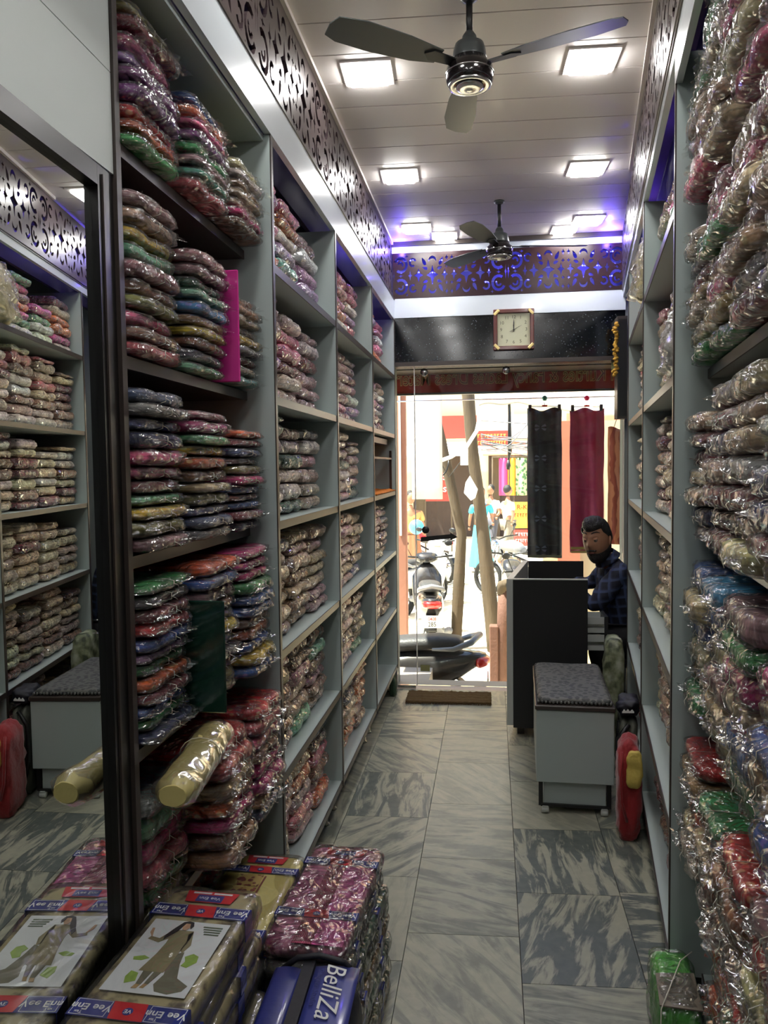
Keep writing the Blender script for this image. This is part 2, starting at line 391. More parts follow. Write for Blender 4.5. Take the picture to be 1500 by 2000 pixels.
def recentre(o):
    """move a childless top-level mesh's origin to its base centre"""
    me = o.data; xs = [v.co for v in me.vertices]
    c = Vector(((min(v.x for v in xs)+max(v.x for v in xs))/2, (min(v.y for v in xs)+max(v.y for v in xs))/2, min(v.z for v in xs)))
    me.transform(Matrix.Translation(-c)); o.location = o.location + c; return o
def structure(o): o['kind'] = 'structure'; return o
def text_mesh(txt, size, mat, M4, name='lettering', parent=None, ext=0.0006, align='CENTER', shear=0.0, sx=1.0, bold=0.0):
    cu = bpy.data.curves.new(name, 'FONT'); cu.body = txt; cu.size = size; cu.align_x = align; cu.align_y = 'CENTER'
    cu.extrude = ext; cu.shear = shear; cu.resolution_u = 3; cu.offset = bold
    ob = bpy.data.objects.new('tmp', cu); link(ob)
    dg = bpy.context.evaluated_depsgraph_get(); me = bpy.data.meshes.new_from_object(ob.evaluated_get(dg))
    bpy.data.objects.remove(ob); me.name = name
    me.transform(M4 @ Matrix.Diagonal((sx, 1, 1, 1))); me.materials.clear(); me.materials.append(mat)
    o = bpy.data.objects.new(name, me); link(o)
    if parent is not None:
        o.parent = parent
        L = parent.location.copy(); pp = parent.parent
        while pp is not None: L += pp.location; pp = pp.parent
        me.transform(Matrix.Translation(-L))
    return o
def XR(y): return 0.2275+0.116*y            # face plane of the right-hand shelving
RA = math.atan(0.116)
ORD = ['lowest', 'second', 'third', 'fourth', 'fifth', 'sixth', 'seventh', 'eighth', 'ninth', 'tenth', 'eleventh', 'twelfth', 'thirteenth']
# ================================================================== the room
Y0, YB, ZC, SK = -1.3, 5.45, 3.066, 0.045      # rear, door wall, ceiling height, slant of the cross joints
rnd = random.Random(7)

# floor with its marble tiles
m = MB(); m.b2((-1.35, Y0-.1, -.14), (1.6, YB, -.022)); floor = structure(m.build('floor', M['groove']))
cols = [(-1.021, -.653, .1), (-.653, -.285, .87), (-.285, .083, .51), (.083, .451, .787), (.451, .819, .30), (.819, 1.187, .6)]
PH = 0.513
vein_special = {(2, 2.3): (0.95, .55, 1.02), (2, 1.8): (1.0, .75, 1.0), (3, 1.8): (.2, 1.5, .88), (3, 2.6): (1.9, 1.8, .92), (3, 3.1): (1.5, 1.75, .95), (3, 1.3): (1.4, 1.5, .9),
                (1, 3.6): (1.55, 1.5, 1.0), (2, 3.3): (0.05, .5, 1.06), (2, 3.8): (.9, .4, 1.06), (2, 2.8): (.3, .7, .95), (4, 2.6): (0.02, 2.2, .95), (4, 2.1): (0.02, 2.2, .95)}
for ci, (xa, xb, off) in enumerate(cols):
    k0 = int((Y0-off)/PH)-1
    for k in range(k0, 20):
        ya = off+k*PH; yb = ya+PH
        if yb <= Y0 or ya >= YB-0.02: continue
        g = .0012
        y1, y2 = max(ya, Y0), yb
        q = [(xa+g, y1+g+SK*xa), (xb-g, y1+g+SK*xb), (xb-g, y2-g+SK*xb), (xa+g, y2-g+SK*xa)]
        q = [(x, min(y, YB-.001)) for x, y in q]
        if q[2][1]-q[1][1] < .01: continue
        cx = (xa+xb)/2; cyy = (y1+y2)/2
        if cx > XR(cyy)+.5: continue
        t = MB(); t.hexa([(x, y, -.022) for x, y in q]+[(x, y, 0.0) for x, y in q])
        o = t.build('tile', M['marble'], floor, world=False)
        o.data.transform(Matrix.Translation((-cx, -cyy, 0))); o.location = (cx, cyy, 0)
        o['vein'] = (rnd.choice([0.0, .1, 1.5, 1.6, .8, 1.1, 2.2]), rnd.uniform(.35, 1.3), rnd.uniform(.9, 1.05))
        for (a, yy), vv in vein_special.items():
            if a == ci and ya-.0 <= yy < yb: o['vein'] = vv
# walls
m = MB(); m.b2((-1.35, Y0, 0), (-1.16, YB+.2, ZC+.1)); structure(m.build('wall_left', M['backboard']))
m = MB(); P = [(XR(Y0)+.47, Y0), (XR(Y0)+.67, Y0), (XR(YB+.2)+.67, YB+.2), (XR(YB+.2)+.47, YB+.2)]
m.hexa([(x, y, 0) for x, y in P]+[(x, y, ZC+.1) for x, y in P]); structure(m.build('wall_right', M['backboard']))
m = MB(); m.b2((-1.35, Y0-.1, 0), (1.4, Y0, ZC+.1)); structure(m.build('wall_rear', M['lamwhite']))
# door wall: piers left and right, beam above
m = MB(); m.b2((-1.16, YB, -.0), (-.665, YB+.2, ZC+.1)); m.b2((.875, YB, 0), (1.38, YB+.2, ZC+.1)); m.b2((-.665, YB+.16, 2.245), (.875, YB+.2, ZC+.1))
structure(m.build('wall_back', M['backboard']))
m = MB(); m.b2((-.665, YB, 2.264), (.875, YB+.158, 2.561)); structure(m.build('trim_1', M['granite']))
m = MB(); m.b2((-.665, YB-.012, 2.561), (.875, YB+.158, 2.69)); structure(m.build('trim_2', M['lamwhite']))
m = MB(); m.b2((-.665, YB-.01, 2.235), (.875, YB+.158, 2.263)); structure(m.build('trim_3', M['edge']))
m = MB(); m.b2((-.665, YB-.012, 2.994), (.875, YB+.158, 3.036)); structure(m.build('trim_4', M['lamwhite']))
m = MB(); m.b2((-.665, YB-.03, 3.037), (.875, YB+.158, ZC-.001)); structure(m.build('trim_5', M['edge']))
# ceiling slab and planks
m = MB(); m.b2((-1.35, Y0-.1, ZC+.016), (1.6, YB+.2, ZC+.1)); ceil = structure(m.build('ceiling', M['groove']))
pp = .2155
for k in range(-6, 40):
    ya = 2.745+(k-8)*pp
    if ya+pp < Y0 or ya > YB: continue
    xa = -.70
    def yy(x, y): return max(Y0, min(YB-.03, y+SK*(x+.0)+.03))
    q = []
    for x_, y_ in ((xa, ya+.003), (0, ya+.003), (0, ya+pp-.003), (xa, ya+pp-.003)):
        q.append((x_, yy(x_, y_)))
    xr0 = XR(ya)+.02; xr1 = XR(ya+pp)+.02
    q[1] = (xr0, yy(xr0, ya+.003)); q[2] = (xr1, yy(xr1, ya+pp-.003))
    if q[2][1]-q[1][1] < .01 and q[3][1]-q[0][1] < .01: continue
    t = MB(); t.hexa([(x, y, ZC) for x, y in q]+[(x, y, ZC+.016) for x, y in q]); o = t.build('plank', M['ceil'], ceil, world=False)
# cove strips where ceiling meets the lattice
m = MB(); m.b2((-.672, Y0, ZC-.018), (-.652, YB-.03, ZC-.0005)); structure(m.build('trim_6', M['ceil']))
m = MB(); P = [(XR(Y0)-.022, Y0), (XR(Y0)-.002, Y0), (XR(4.3)-.002, 4.3), (XR(4.3)-.022, 4.3)]
m.hexa([(x, y, ZC-.018) for x, y in P]+[(x, y, ZC-.0005) for x, y in P]); structure(m.build('trim_7', M['ceil']))

# ---------------------------------------------------------------- cut-out lattice
def cell_holes(W, Hh):
    """outlines of the openings in one repeat of the scroll lattice (W wide, Hh high)"""
    H = []; sv = Hh/.3
    def add(pts): H.append([(x, y*sv) for x, y in pts])
    def ring(cx, cy, r0, r1, a0, a1, n=12):
        o = [(cx+r1*math.cos(a0+(a1-a0)*i/n), cy+r1*math.sin(a0+(a1-a0)*i/n)) for i in range(n+1)]
        i_ = [(cx+r0*math.cos(a1-(a1-a0)*i/n), cy+r0*math.sin(a1-(a1-a0)*i/n)) for i in range(n+1)]
        add(o+i_)
    def star(cx, cy, w_, h_, k=.28):
        add([(cx+w_/2, cy), (cx+w_*k/2, cy+h_*k/2), (cx, cy+h_/2), (cx-w_*k/2, cy+h_*k/2), (cx-w_/2, cy), (cx-w_*k/2, cy-h_*k/2), (cx, cy-h_/2), (cx+w_*k/2, cy-h_*k/2)])
    def drop(cx, cy, w_, h_, a):
        pts = []
        for i in range(10):
            t = 2*PI*i/10; x = w_/2*math.sin(t)*(math.sin(t/2)); y = h_/2*math.cos(t)
            pts.append((cx+x*math.cos(a)-y*math.sin(a), cy+x*math.sin(a)+y*math.cos(a)))
        add(pts)
    def moon(cx, cy, r, a, n=8):
        o = [(cx+r*math.cos(a-1.9+3.8*i/n), cy+r*math.sin(a-1.9+3.8*i/n)) for i in range(n+1)]
        d = r*.55
        i_ = [(cx-d*math.cos(a)*1.0+r*.95*math.cos(a+1.25-2.5*i/n), cy-d*math.sin(a)+r*.95*math.sin(a+1.25-2.5*i/n)) for i in range(n+1)]
        add(o+i_)
    ring(.062, .222, .036, .056, -2.2, 2.7); ring(.062, .078, .036, .056, -2.7, 2.2)
    ring(.062, .222, .010, .024, -.6, 2.9, 8); ring(.062, .078, .010, .024, -2.9, .6, 8)
    ring(.156, .236, .016, .031, .4, 5.2, 9); ring(.156, .064, .016, .031, 1.0, 5.9, 9)
    star(.062, .150, .05, .022); star(.200, .150, .075, .095); star(.306, .150, .095, .13); star(.400, .150, .055, .08)
    star(.135, .150, .034, .07)
    moon(.306, .246, .030, PI/2); moon(.306, .054, .030, -PI/2)
    drop(.240, .240, .034, .060, .5); drop(.240, .060, .034, .060, PI-.5)
    drop(.372, .240, .034, .060, -.5); drop(.372, .060, .034, .060, PI+.5)
    drop(.250, .195, .03, .04, 1.2); drop(.362, .195, .03, .04, -1.2); drop(.250, .105, .03, .04, 1.9); drop(.362, .105, .03, .04, -1.9)
    star(.415, .262, .03, .04); star(.415, .038, .03, .04); star(.010, .150, .014, .10)
    star(.110, .278, .03, .022); star(.110, .022, .03, .022); star(.415, .205, .03, .03); star(.415, .095, .03, .03)
    s = W/.435
    return [[(x*s, y) for x, y in h] for h in H]
def lattice_mesh(name, W, Hh, thick):
    cu = bpy.data.curves.new(name, 'CURVE'); cu.dimensions = '2D'; cu.fill_mode = 'BOTH'; cu.extrude = thick/2
    for poly in [[(0, 0), (W, 0), (W, Hh), (0, Hh)]]+cell_holes(W, Hh):
        sp = cu.splines.new('POLY'); sp.points.add(len(poly)-1)
        for i, (x, y) in enumerate(poly): sp.points[i].co = (x, y, 0, 1)
        sp.use_cyclic_u = True
    ob = bpy.data.objects.new('tmp', cu); link(ob); dg = bpy.context.evaluated_depsgraph_get()
    me = bpy.data.meshes.new_from_object(ob.evaluated_get(dg)); bpy.data.objects.remove(ob); return me
def lattice(name, W, Hh, count, M4, mat, label, mirror=True):
    src = lattice_mesh('cell', W, Hh, .012)
    V = [v.co.copy() for v in src.vertices]; F = [list(p.vertices) for p in src.polygons]
    mb = MB()
    for k in range(count):
        mir = mirror and k % 2 == 1
        vs = [M4 @ Vector(((W-v.x if mir else v.x)+k*W, v.y, v.z)) for v in V]
        mb.add(vs, [f[::-1] for f in F] if mir else F)
    o = mb.build(name, mat); bpy.data.meshes.remove(src)
    tag(o, label, 'lattice panel'); return recentre(o)
# local x along, y up, z out
Mb = Matrix.Translation((-.66, YB-.008, 2.692)) @ Matrix(((1, 0, 0, 0), (0, 0, -1, 0), (0, 1, 0, 0), (0, 0, 0, 1)))
lattice('lattice_panel', .3835, .300, 4, Mb, M['jali_brown'], 'dark brown scroll-cut lattice panel over the doorway, lit blue from behind')
Ml = Matrix.Translation((-.672, Y0, 2.692)) @ Matrix(((0, 0, 1, 0), (1, 0, 0, 0), (0, 1, 0, 0), (0, 0, 0, 1)))
lattice('lattice_panel', .4498, .356, 15, Ml, M['jali'], 'long scroll-cut lattice panel above the left-hand shelving')
c_, s_ = math.cos(RA), math.sin(RA)
Mr = Matrix.Translation((XR(Y0)-.002, Y0, 2.692)) @ Matrix(((s_, 0, -c_, 0), (c_, 0, s_, 0), (0, 1, 0, 0), (0, 0, 0, 1)))
lattice('lattice_panel', .452, .356, 15, Mr, M['jali'], 'long scroll-cut lattice panel above the right-hand shelving')
# cavity boards behind the lattices
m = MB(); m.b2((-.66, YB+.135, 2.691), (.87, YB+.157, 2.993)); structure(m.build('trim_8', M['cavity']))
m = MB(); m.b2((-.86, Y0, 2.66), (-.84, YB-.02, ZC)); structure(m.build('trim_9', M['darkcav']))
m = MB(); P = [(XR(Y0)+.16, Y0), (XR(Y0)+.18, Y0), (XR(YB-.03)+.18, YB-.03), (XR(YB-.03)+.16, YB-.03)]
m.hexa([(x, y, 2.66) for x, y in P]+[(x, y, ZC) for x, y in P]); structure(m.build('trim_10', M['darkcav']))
# glossy fascias under the side lattices, each with a thin black line
m = MB(); m.b2((-.672, Y0, 2.552), (-.652, YB-.013, 2.682)); structure(m.build('trim_11', M['lamwhite']))
m = MB(); m.b2((-.675, Y0, 2.6825), (-.648, YB-.013, 2.6915)); structure(m.build('trim_12', M['edge']))
def rboard(name, xo0, xo1, ya, yb, z0, z1, mat, parent=None):
    P = [(XR(ya)+xo0, ya), (XR(ya)+xo1, ya), (XR(yb)+xo1, yb), (XR(yb)+xo0, yb)]
    mb = MB(); mb.hexa([(x, y, z0) for x, y in P]+[(x, y, z1) for x, y in P]); return mb.build(name, mat, parent)
structure(rboard('trim_13', 0, .02, Y0, YB-.013, 2.642, 2.682, M['lamwhite']))
structure(rboard('trim_14', -.004, .022, Y0, YB-.013, 2.6825, 2.6915, M['edge']))
structure(rboard('trim_15', 0.0, .018, Y0, 2.262, 2.56, 2.6415, M['lamwhite']))

# ---------------------------------------------------------------- LED strings
def led_string(label, pts, wire, group):
    t = thing('led_strip', label, 'led strip', pts[0], 0, group)
    mb = MB(); mb.tube(wire, .0025, 5); mb.build('wire', M['white'], t)
    for p in pts:
        if mb is not None: pass
    lm = MB()
    for p in pts: lm.ball(p, .0058, 6, 4)
    o = lm.build('bulbs', M['blueled'], t); o['kind'] = 'stuff'
    return t
for r, (zz, txt) in enumerate(((2.955, 'upper'), (2.875, 'middle'), (2.800, 'lower'))):
    pts = []; x = -.63+.02*r; k = 0
    while x < .83:
        n = 3 if (k+r) % 3 == 0 else 2
        for q in range(n): pts.append((x+q*.017, YB+.050+.01*r, zz+.004*math.sin(k*1.7)))
        x += .017*n+.035+.012*((k*7+r*3) % 4); k += 1
    led_string('%s string of blue lights glowing behind the lattice over the doorway' % txt, pts, [(-.64, YB+.055+.01*r, zz), (.84, YB+.055+.01*r, zz)], None)
pts = [(-.70, 4.55+.045*i, 2.80+.06*(i % 3)) for i in range(18)]
led_string('string of blue lights behind the far end of the left lattice', pts, [(-.706, 4.5, 2.82), (-.706, 5.38, 2.82)], None)
pts = [(XR(3.0+.28*i)+.06, 3.0+.28*i, 3.03) for i in range(9)]
led_string('string of blue lights behind the far end of the right lattice', pts, [(XR(3)+.066, 3.0, 3.03), (XR(5.3)+.066, 5.3, 3.03)], None)
pts = [(-.77, .9+.3*i, 2.95) for i in range(12)]
led_string('sparse string of blue lights behind the near end of the left lattice', pts, [(-.776, .8, 2.95), (-.776, 4.4, 2.95)], None)
for p, e in (((-.60, YB-.07, 3.0), 3.6), ((XR(5.3)-.08, YB-.09, 3.0), 4.5), ((.1, YB+.09, 2.86), .15), ((-.45, YB+.09, 2.86), .15), ((.6, YB+.09, 2.86), .15), ((-.75, 4.9, 2.9), 1.2), ((XR(4.8)+.07, 4.8, 2.93), 2.5), ((XR(3.8)+.07, 3.8, 2.93), .8)):
    ld = bpy.data.lights.new('added_led_glow', 'POINT'); ld.energy = e; ld.color = (.14, .08, 1.0); ld.shadow_soft_size = .015  # unseen point lights added to spread the blue LED glow on ceiling and lattices
    lo = bpy.data.objects.new('added_led_glow', ld); link(lo); lo.location = p

# ---------------------------------------------------------------- ceiling lamps
def lamp(x, y, label, s=.155, g='square recessed ceiling lamps'):
    t = thing('ceiling_lamp', label, 'ceiling lamp', (x, y, ZC), .045, g)
    mb = MB(); a = s/2+.018; b = s/2-.001; z0, z1 = -.007, -.0004
    for (x0, y0, x1, y1) in ((-a, -a, a, -b), (-a, b, a, a), (-a, -b, -b, b), (b, -b, a, b)): mb.b2((x0, y0, z0), (x1, y1, z1))
    mb.build('bezel', M['ceil'], t, world=False)
    mb = MB(); mb.box((0, 0, -.0115), (s-.004, s-.004, .021), bev=.005); mb.build('diffuser', M['lampglow'], t, world=False)
lamp(-.465, 3.11, 'lit square ceiling lamp left of the near fan'); lamp(.378, 3.15, 'lit square ceiling lamp right of the near fan')
lamp(-.466, 4.20, 'lit square ceiling lamp on the left between the two fans'); lamp(.491, 4.26, 'lit square ceiling lamp on the right between the two fans')
lamp(-.466, 5.12, 'lit square ceiling lamp at the far left corner of the ceiling', .15); lamp(.600, 5.14, 'lit square ceiling lamp at the far right corner of the ceiling', .15)
lamp(-.300, 5.325, 'lit square ceiling lamp against the door wall, left of the far fan', .13); lamp(.470, 5.325, 'lit square ceiling lamp against the door wall, right of the far fan', .13)
lamp(-.46, 2.02, 'lit square ceiling lamp over the dark-shelved cabinet beside the mirror'); lamp(.30, 2.04, 'lit square ceiling lamp beside the tall grey panel on the right')
lamp(-.46, .93, 'lit square ceiling lamp shown by the mirror', .15)

lamp(.22, .95, 'added square ceiling lamp above the photographer, on the right'); lamp(-.46, -.15, 'added square ceiling lamp behind the photographer, on the left'); lamp(.12, -.13, 'added square ceiling lamp behind the photographer, on the right')  # unseen lamps added along the rows for more light from behind the camera
# ---------------------------------------------------------------- ceiling fans
def fan(x, y, ztop, label, ang, drop):
    t = thing('ceiling_fan', label, 'ceiling fan', (x, y, ZC), 0)
    z = ztop-ZC
    mb = MB(); mb.tube([(0, 0, 0), (0, 0, z)], .011, 10); mb.build('down_rod', M['black'], t, world=False)
    mb = MB(); mb.lathe([(.045, -.0005), (.045, -.01), (.02, -.035), (.013, -.05)], n=20) if drop > .2 else mb.lathe([(.03, -.0005), (.028, -.012), (.012, -.02)], n=20)
    mb.build('canopy', M['greyfan'], t, world=False)
    mb = MB(); mb.lathe([(.013, z+.018), (.022, z+.004), (.026, z-.014), (.046, z-.022), (.052, z-.040), (.056, z-.066), (.056, z-.072)], n=28)
    mb.build('cover_cap', M['greyfan'], t, world=False)
    mb = MB(); mb.lathe([(.056, z-.070), (.060, z-.085), (.074, z-.095), (.0765, z-.110), (.0765, z-.135), (.071, z-.148), (.060, z-.153)], n=32)
    mo = mb.build('motor', M['blackgloss'], t, world=False)
    mb = MB(); mb.lathe([(.0778, z-.112), (.0785, z-.114), (.0778, z-.116)], n=32); mb.build('trim_ring', M['steel'], mo, world=False)
    mb = MB(); mb.lathe([(.070, z-.1485), (.068, z-.155), (.058, z-.1565), (.050, z-.152)], n=32); mb.build('bottom_ring', M['steel'], mo, world=False)
    mb = MB(); mb.lathe([(.046, z-.150), (.044, z-.160), (.030, z-.166), (.024, z-.164), (.012, z-.170), (.003, z-.171)], n=28); mb.build('bottom_cap', M['steel'], mo, world=False)
    for k in range(3):
        a = ang+k*2*PI/3; R = Matrix.Rotation(a, 3, 'Z')
        mb = MB()
        outl = [(.12, -.030), (.20, -.050), (.34, -.062), (.46, -.060), (.50, -.045), (.505, 0), (.49, .035), (.40, .050), (.25, .046), (.12, .030)]
        Mx = Matrix.Translation((0, 0, z-.088)) @ R.to_4x4() @ Matrix.Rotation(.20, 4, 'X')
        mb.prism(outl, -.0016, .0016, Mx); bl = mb.build('blade', M['greyfan'], t, world=False)
        mb = MB(); mb.prism([(.055, -.016), (.15, -.022), (.175, 0), (.15, .022), (.055, .016)], -.006, -.0018, Mx); mb.build('blade_arm', M['black'], bl, world=False)
fan(-.065, 2.67, 2.935, 'black-bodied ceiling fan in the near part of the ceiling', math.radians(-22), .13)
fan(.05, 4.70, 2.900, 'black-bodied ceiling fan farther off, in front of the blue lattice', math.radians(10), .17)

# ---------------------------------------------------------------- left-hand cabinets
def shelf_board(parent, a, b, mat, edge_side, emat):
    """board a..b with a dark edge band on its front; edge_side = +1: front faces +x"""
    mb = MB(); mb.b2(a, b); o = mb.build('shelf', mat, parent)
    return o
def left_cabinet(name, label, y0, y1, levels, xf, xbk, zt, zb, board, first_panel=True, last_panel=True, sf=None, group=None):
    t = thing(name, label, 'shelving unit', ((xf+xbk)/2, (y0+y1)/2, 0), 0, group)
    sf = xf if sf is None else sf
    sf0 = sf
    th = .020
    def panel(ya, yb, x1):
        mb = MB(); mb.b2((xbk, ya, zb), (x1-.004, yb, zt)); o = mb.build('side_panel', M['lam'], t)
        mb = MB(); mb.b2((x1-.0038, ya-.0005, zb), (x1, yb+.0005, zt)); mb.build('edge_band', M['edge'], o)
    if first_panel: panel(y0, y0+th, xf)
    if last_panel: panel(y1-th, y1, xf)
    mb = MB(); mb.b2((xbk-.012, y0, zb), (xbk-.001, y1, zt)); mb.build('back_panel', M['lam'], t)
    ya = y0+(th if first_panel else 0)+.0006; yb = y1-(th if last_panel else 0)-.0006
    for z in levels:
        sf = sf0-.034 if (z < .14) else sf0
        mb = MB(); mb.b2((xbk, ya, z-.011), (sf-.008, yb, z+.011)); o = mb.build('shelf', board, t)
        mb = MB(); mb.b2((sf-.0078, ya, z-.013), (sf-.004, yb, z+.013)); mb.build('edge_band', M['edge'], o)
    for yy_ in (y0+.08, y1-.08):
        if zb > .05:
            mb = MB(); mb.lathe([(.018, 0), (.018, .006), (.011, .01), (.011, zb-.001)], c=(sf-.07, yy_, 0), n=10); mb.build('leg', M['steel'], t)
    return t
LV = [.163, .566, .962, 1.372, 1.759, 2.162]
LY = [2.396, 3.386, 4.430, 5.445]
left_cabinet('shelving_unit', 'tall dark-shelved cabinet beside the mirror, crammed with bright cloth', 1.530, 2.395, [.13, .53, .945, 1.357, 1.772, 2.198], -.652, -1.14, 2.55, 0.02, M['walnut'], first_panel=False, sf=-.738)
t_near = [o for o in bpy.data.objects if o.name == 'shelving_unit'][0]
mb = MB(); mb.b2((-1.14, 1.530, 0), (-.742, 1.550, 2.55)); o = mb.build('side_panel', M['walnut'], t_near)
mb = MB(); mb.b2((-.7418, 1.5295, 0), (-.736, 1.5505, 2.55)); mb.build('edge_band', M['edge'], o)
mb = MB(); mb.b2((-1.14, 1.552, 2.532), (-.675, 2.374, 2.5495)); mb.build('top_board', M['lam'], t_near)
left_cabinet('shelving_unit', 'grey cubby column next to the tall dark-shelved cabinet on the left', 2.3955, 3.385, LV, -.652, -1.12, 2.551, .150, M['lam'], first_panel=False)
left_cabinet('shelving_unit', 'middle grey cubby column of the left wall', 3.386, 4.429, LV, -.652, -1.12, 2.551, .150, M['lam'], first_panel=False)
left_cabinet('shelving_unit', 'grey cubby column at the left of the doorway, holding the small shrine', 4.430, 5.444, LV, -.652, -1.12, 2.551, .150, M['lam'], first_panel=False)

# ---------------------------------------------------------------- right-hand cabinets (slanted line)
def right_cabinet(label, y0, y1, levels, sf, zt, zb, board, panels, depth=.45, pf=0.0):
    cx = XR((y0+y1)/2)+.2
    t = thing('shelving_unit', label, 'shelving unit', (cx, (y0+y1)/2, 0), 0)
    th = .02
    for (ya, side) in panels:
        o = rboard('side_panel', pf+.004, depth, ya, ya+th, zb, zt, M['lam'], t)
        rboard('edge_band', pf, pf+.0038, ya-.0005, ya+th+.0005, zb, zt, M['edge'], o)
    rboard('back_panel', depth+.001, depth+.012, y0, y1, zb, zt, M['lam'], t)
    ya, yb = y0+.0006, y1-.0006
    for (p, s) in panels:
        if p <= y0+.001: ya = p+th+.0006
        if p+th >= y1-.001: yb = p-.0006
    for z in levels:
        o = rboard('shelf', sf+.008, depth, ya, yb, z-.011, z+.011, board, t)
        rboard('edge_band', sf+.004, sf+.0078, ya, yb, z-.013, z+.013, M['edge'], o)
    for yy_ in (y0+.1, y1-.1):
        if zb > .05:
            mb = MB(); mb.lathe([(.018, 0), (.018, .006), (.011, .01), (.011, zb-.001)], c=(XR(yy_)+sf+.08, yy_, 0), n=10); mb.build('leg', M['steel'], t)
    return t
RV = [.12, .50, .925, 1.337, 1.780, 2.240]
RVN = [.10, .49, .90, 1.335, 1.790, 2.215]
right_cabinet('tall cabinet at the right edge, crammed with film-wrapped bundles', .62, 2.262, RVN, .086, 2.56, .02, M['lam'], [(.62, 0)])
right_cabinet('grey cubby column just past the tall grey panel on the right', 2.2625, 3.495, RV, 0.0, 2.641, .100, M['lam'], [(2.2625, 0)])
right_cabinet('grey cubby column at the far end of the right wall, beside the seated man', 3.496, 4.750, RV, 0.0, 2.641, .100, M['lam'], [(3.496, 0), (4.730, 0)])

# ---------------------------------------------------------------- mirror wall
mg = -.030
def MX(y): return -.756+mg*(y-1.44)
t = thing('wall_mirror', 'tall wall mirror in a heavy black frame at the left edge', 'mirror', (-.8, .95, 0))
def slant(ya, yb, z0, z1, o0, o1):
    P = [(MX(ya)+o0, ya), (MX(ya)+o1, ya), (MX(yb)+o1, yb), (MX(yb)+o0, yb)]
    mb = MB(); mb.hexa([(x, y, z0) for x, y in P]+[(x, y, z1) for x, y in P]); return mb
slant(.60, 1.462, .04, 2.095, -.006, 0).build('mirror_glass', M['mirror'], t)
for q in ((1.4625, 1.528, 0, 2.135), (.55, .5995, 0, 2.135), (.60, 1.462, 2.0955, 2.135), (.60, 1.462, 0, .0395)):
    slant(*q, -.03, .014).build('frame', M['blackframe'], t)
slant(1.478, 1.486, .02, 2.12, .0141, .018).build('bead', M['edge'], t)
m = MB(); m.b2((-1.15, .55, 0), (-.80, 1.528, 2.13)); structure(m.build('wall_behind_mirror', M['backboard']))
m = MB(); m.b2((-1.15, Y0, 2.137), (-.742, 1.528, 2.333)); structure(m.build('trim_16', M['panelwhite']))
m = MB(); m.b2((-1.15, Y0, 2.335), (-.742, 1.528, 3.05)); structure(m.build('trim_17', M['panelwhite']))
m = MB(); m.b2((-1.15, Y0, 0), (-.742, .548, 2.133)); structure(m.build('trim_18', M['lam']))

# ---------------------------------------------------------------- glass front
t = thing('glass_door', 'clear frameless glass door leaf with round steel patches, beside the counter', 'door', (-.2, YB+.03, 0))
mb = MB(); mb.b2((-.525, YB+.025, .02), (.145, YB+.035, 2.23)); g = mb.build('pane', M['glass'], t)
for x, z in ((-.455, 2.195), (.10, 2.195)):
    mb = MB(); mb.lathe([(.026, -.012), (.026, .012)], c=(x, YB+.03, z), n=20, axis='Y'); mb.build('patch_fitting', M['steel'], t)
mb = MB(); mb.b2((-.527, YB+.022, .02), (-.521, YB+.038, 2.23)); mb.build('edge_strip', M['white'], t)
mb = MB(); mb.b2((-.50, YB+.0235, .12), (-.435, YB+.0247, .165)); mb.build('sticker', plain('olive_sticker', srgb(150, 150, 100)), t)
t = thing('glass_pane', 'narrow fixed glass pane at the left of the doorway', 'glass pane', (-.6, YB+.03, 0))
mb = MB(); mb.b2((-.66, YB+.025, .02), (-.533, YB+.035, 2.23)); mb.build('pane', M['glass'], t)
mb = MB(); mb.b2((-.66, YB+.018, 0.001), (-.533, YB+.042, .0195)); mb.build('channel', M['steel'], t)
t = thing('glass_pane', 'wide fixed glass pane behind the counter and the seated man', 'glass pane', (.5, YB+.03, 0))
mb = MB(); mb.b2((.152, YB+.025, .02), (.868, YB+.035, 2.23)); mb.build('pane', M['glass'], t)
mb = MB(); mb.b2((.152, YB+.018, .001), (.868, YB+.042, .0195)); mb.build('channel', M['steel'], t)
mb = MB(); mb.b2((.79, YB+.0235, 2.17), (.83, YB+.0247, 2.235)); mb.build('sticker', bpy.data.materials['olive_sticker'], t)
M['sill'] = plain('sill_stone', srgb(188, 172, 155), 0.5, bump=.1)
m = MB(); m.b2((-.70, YB, -.14), (.90, YB+.25, -.0005)); structure(m.build('trim_19', M['sill']))
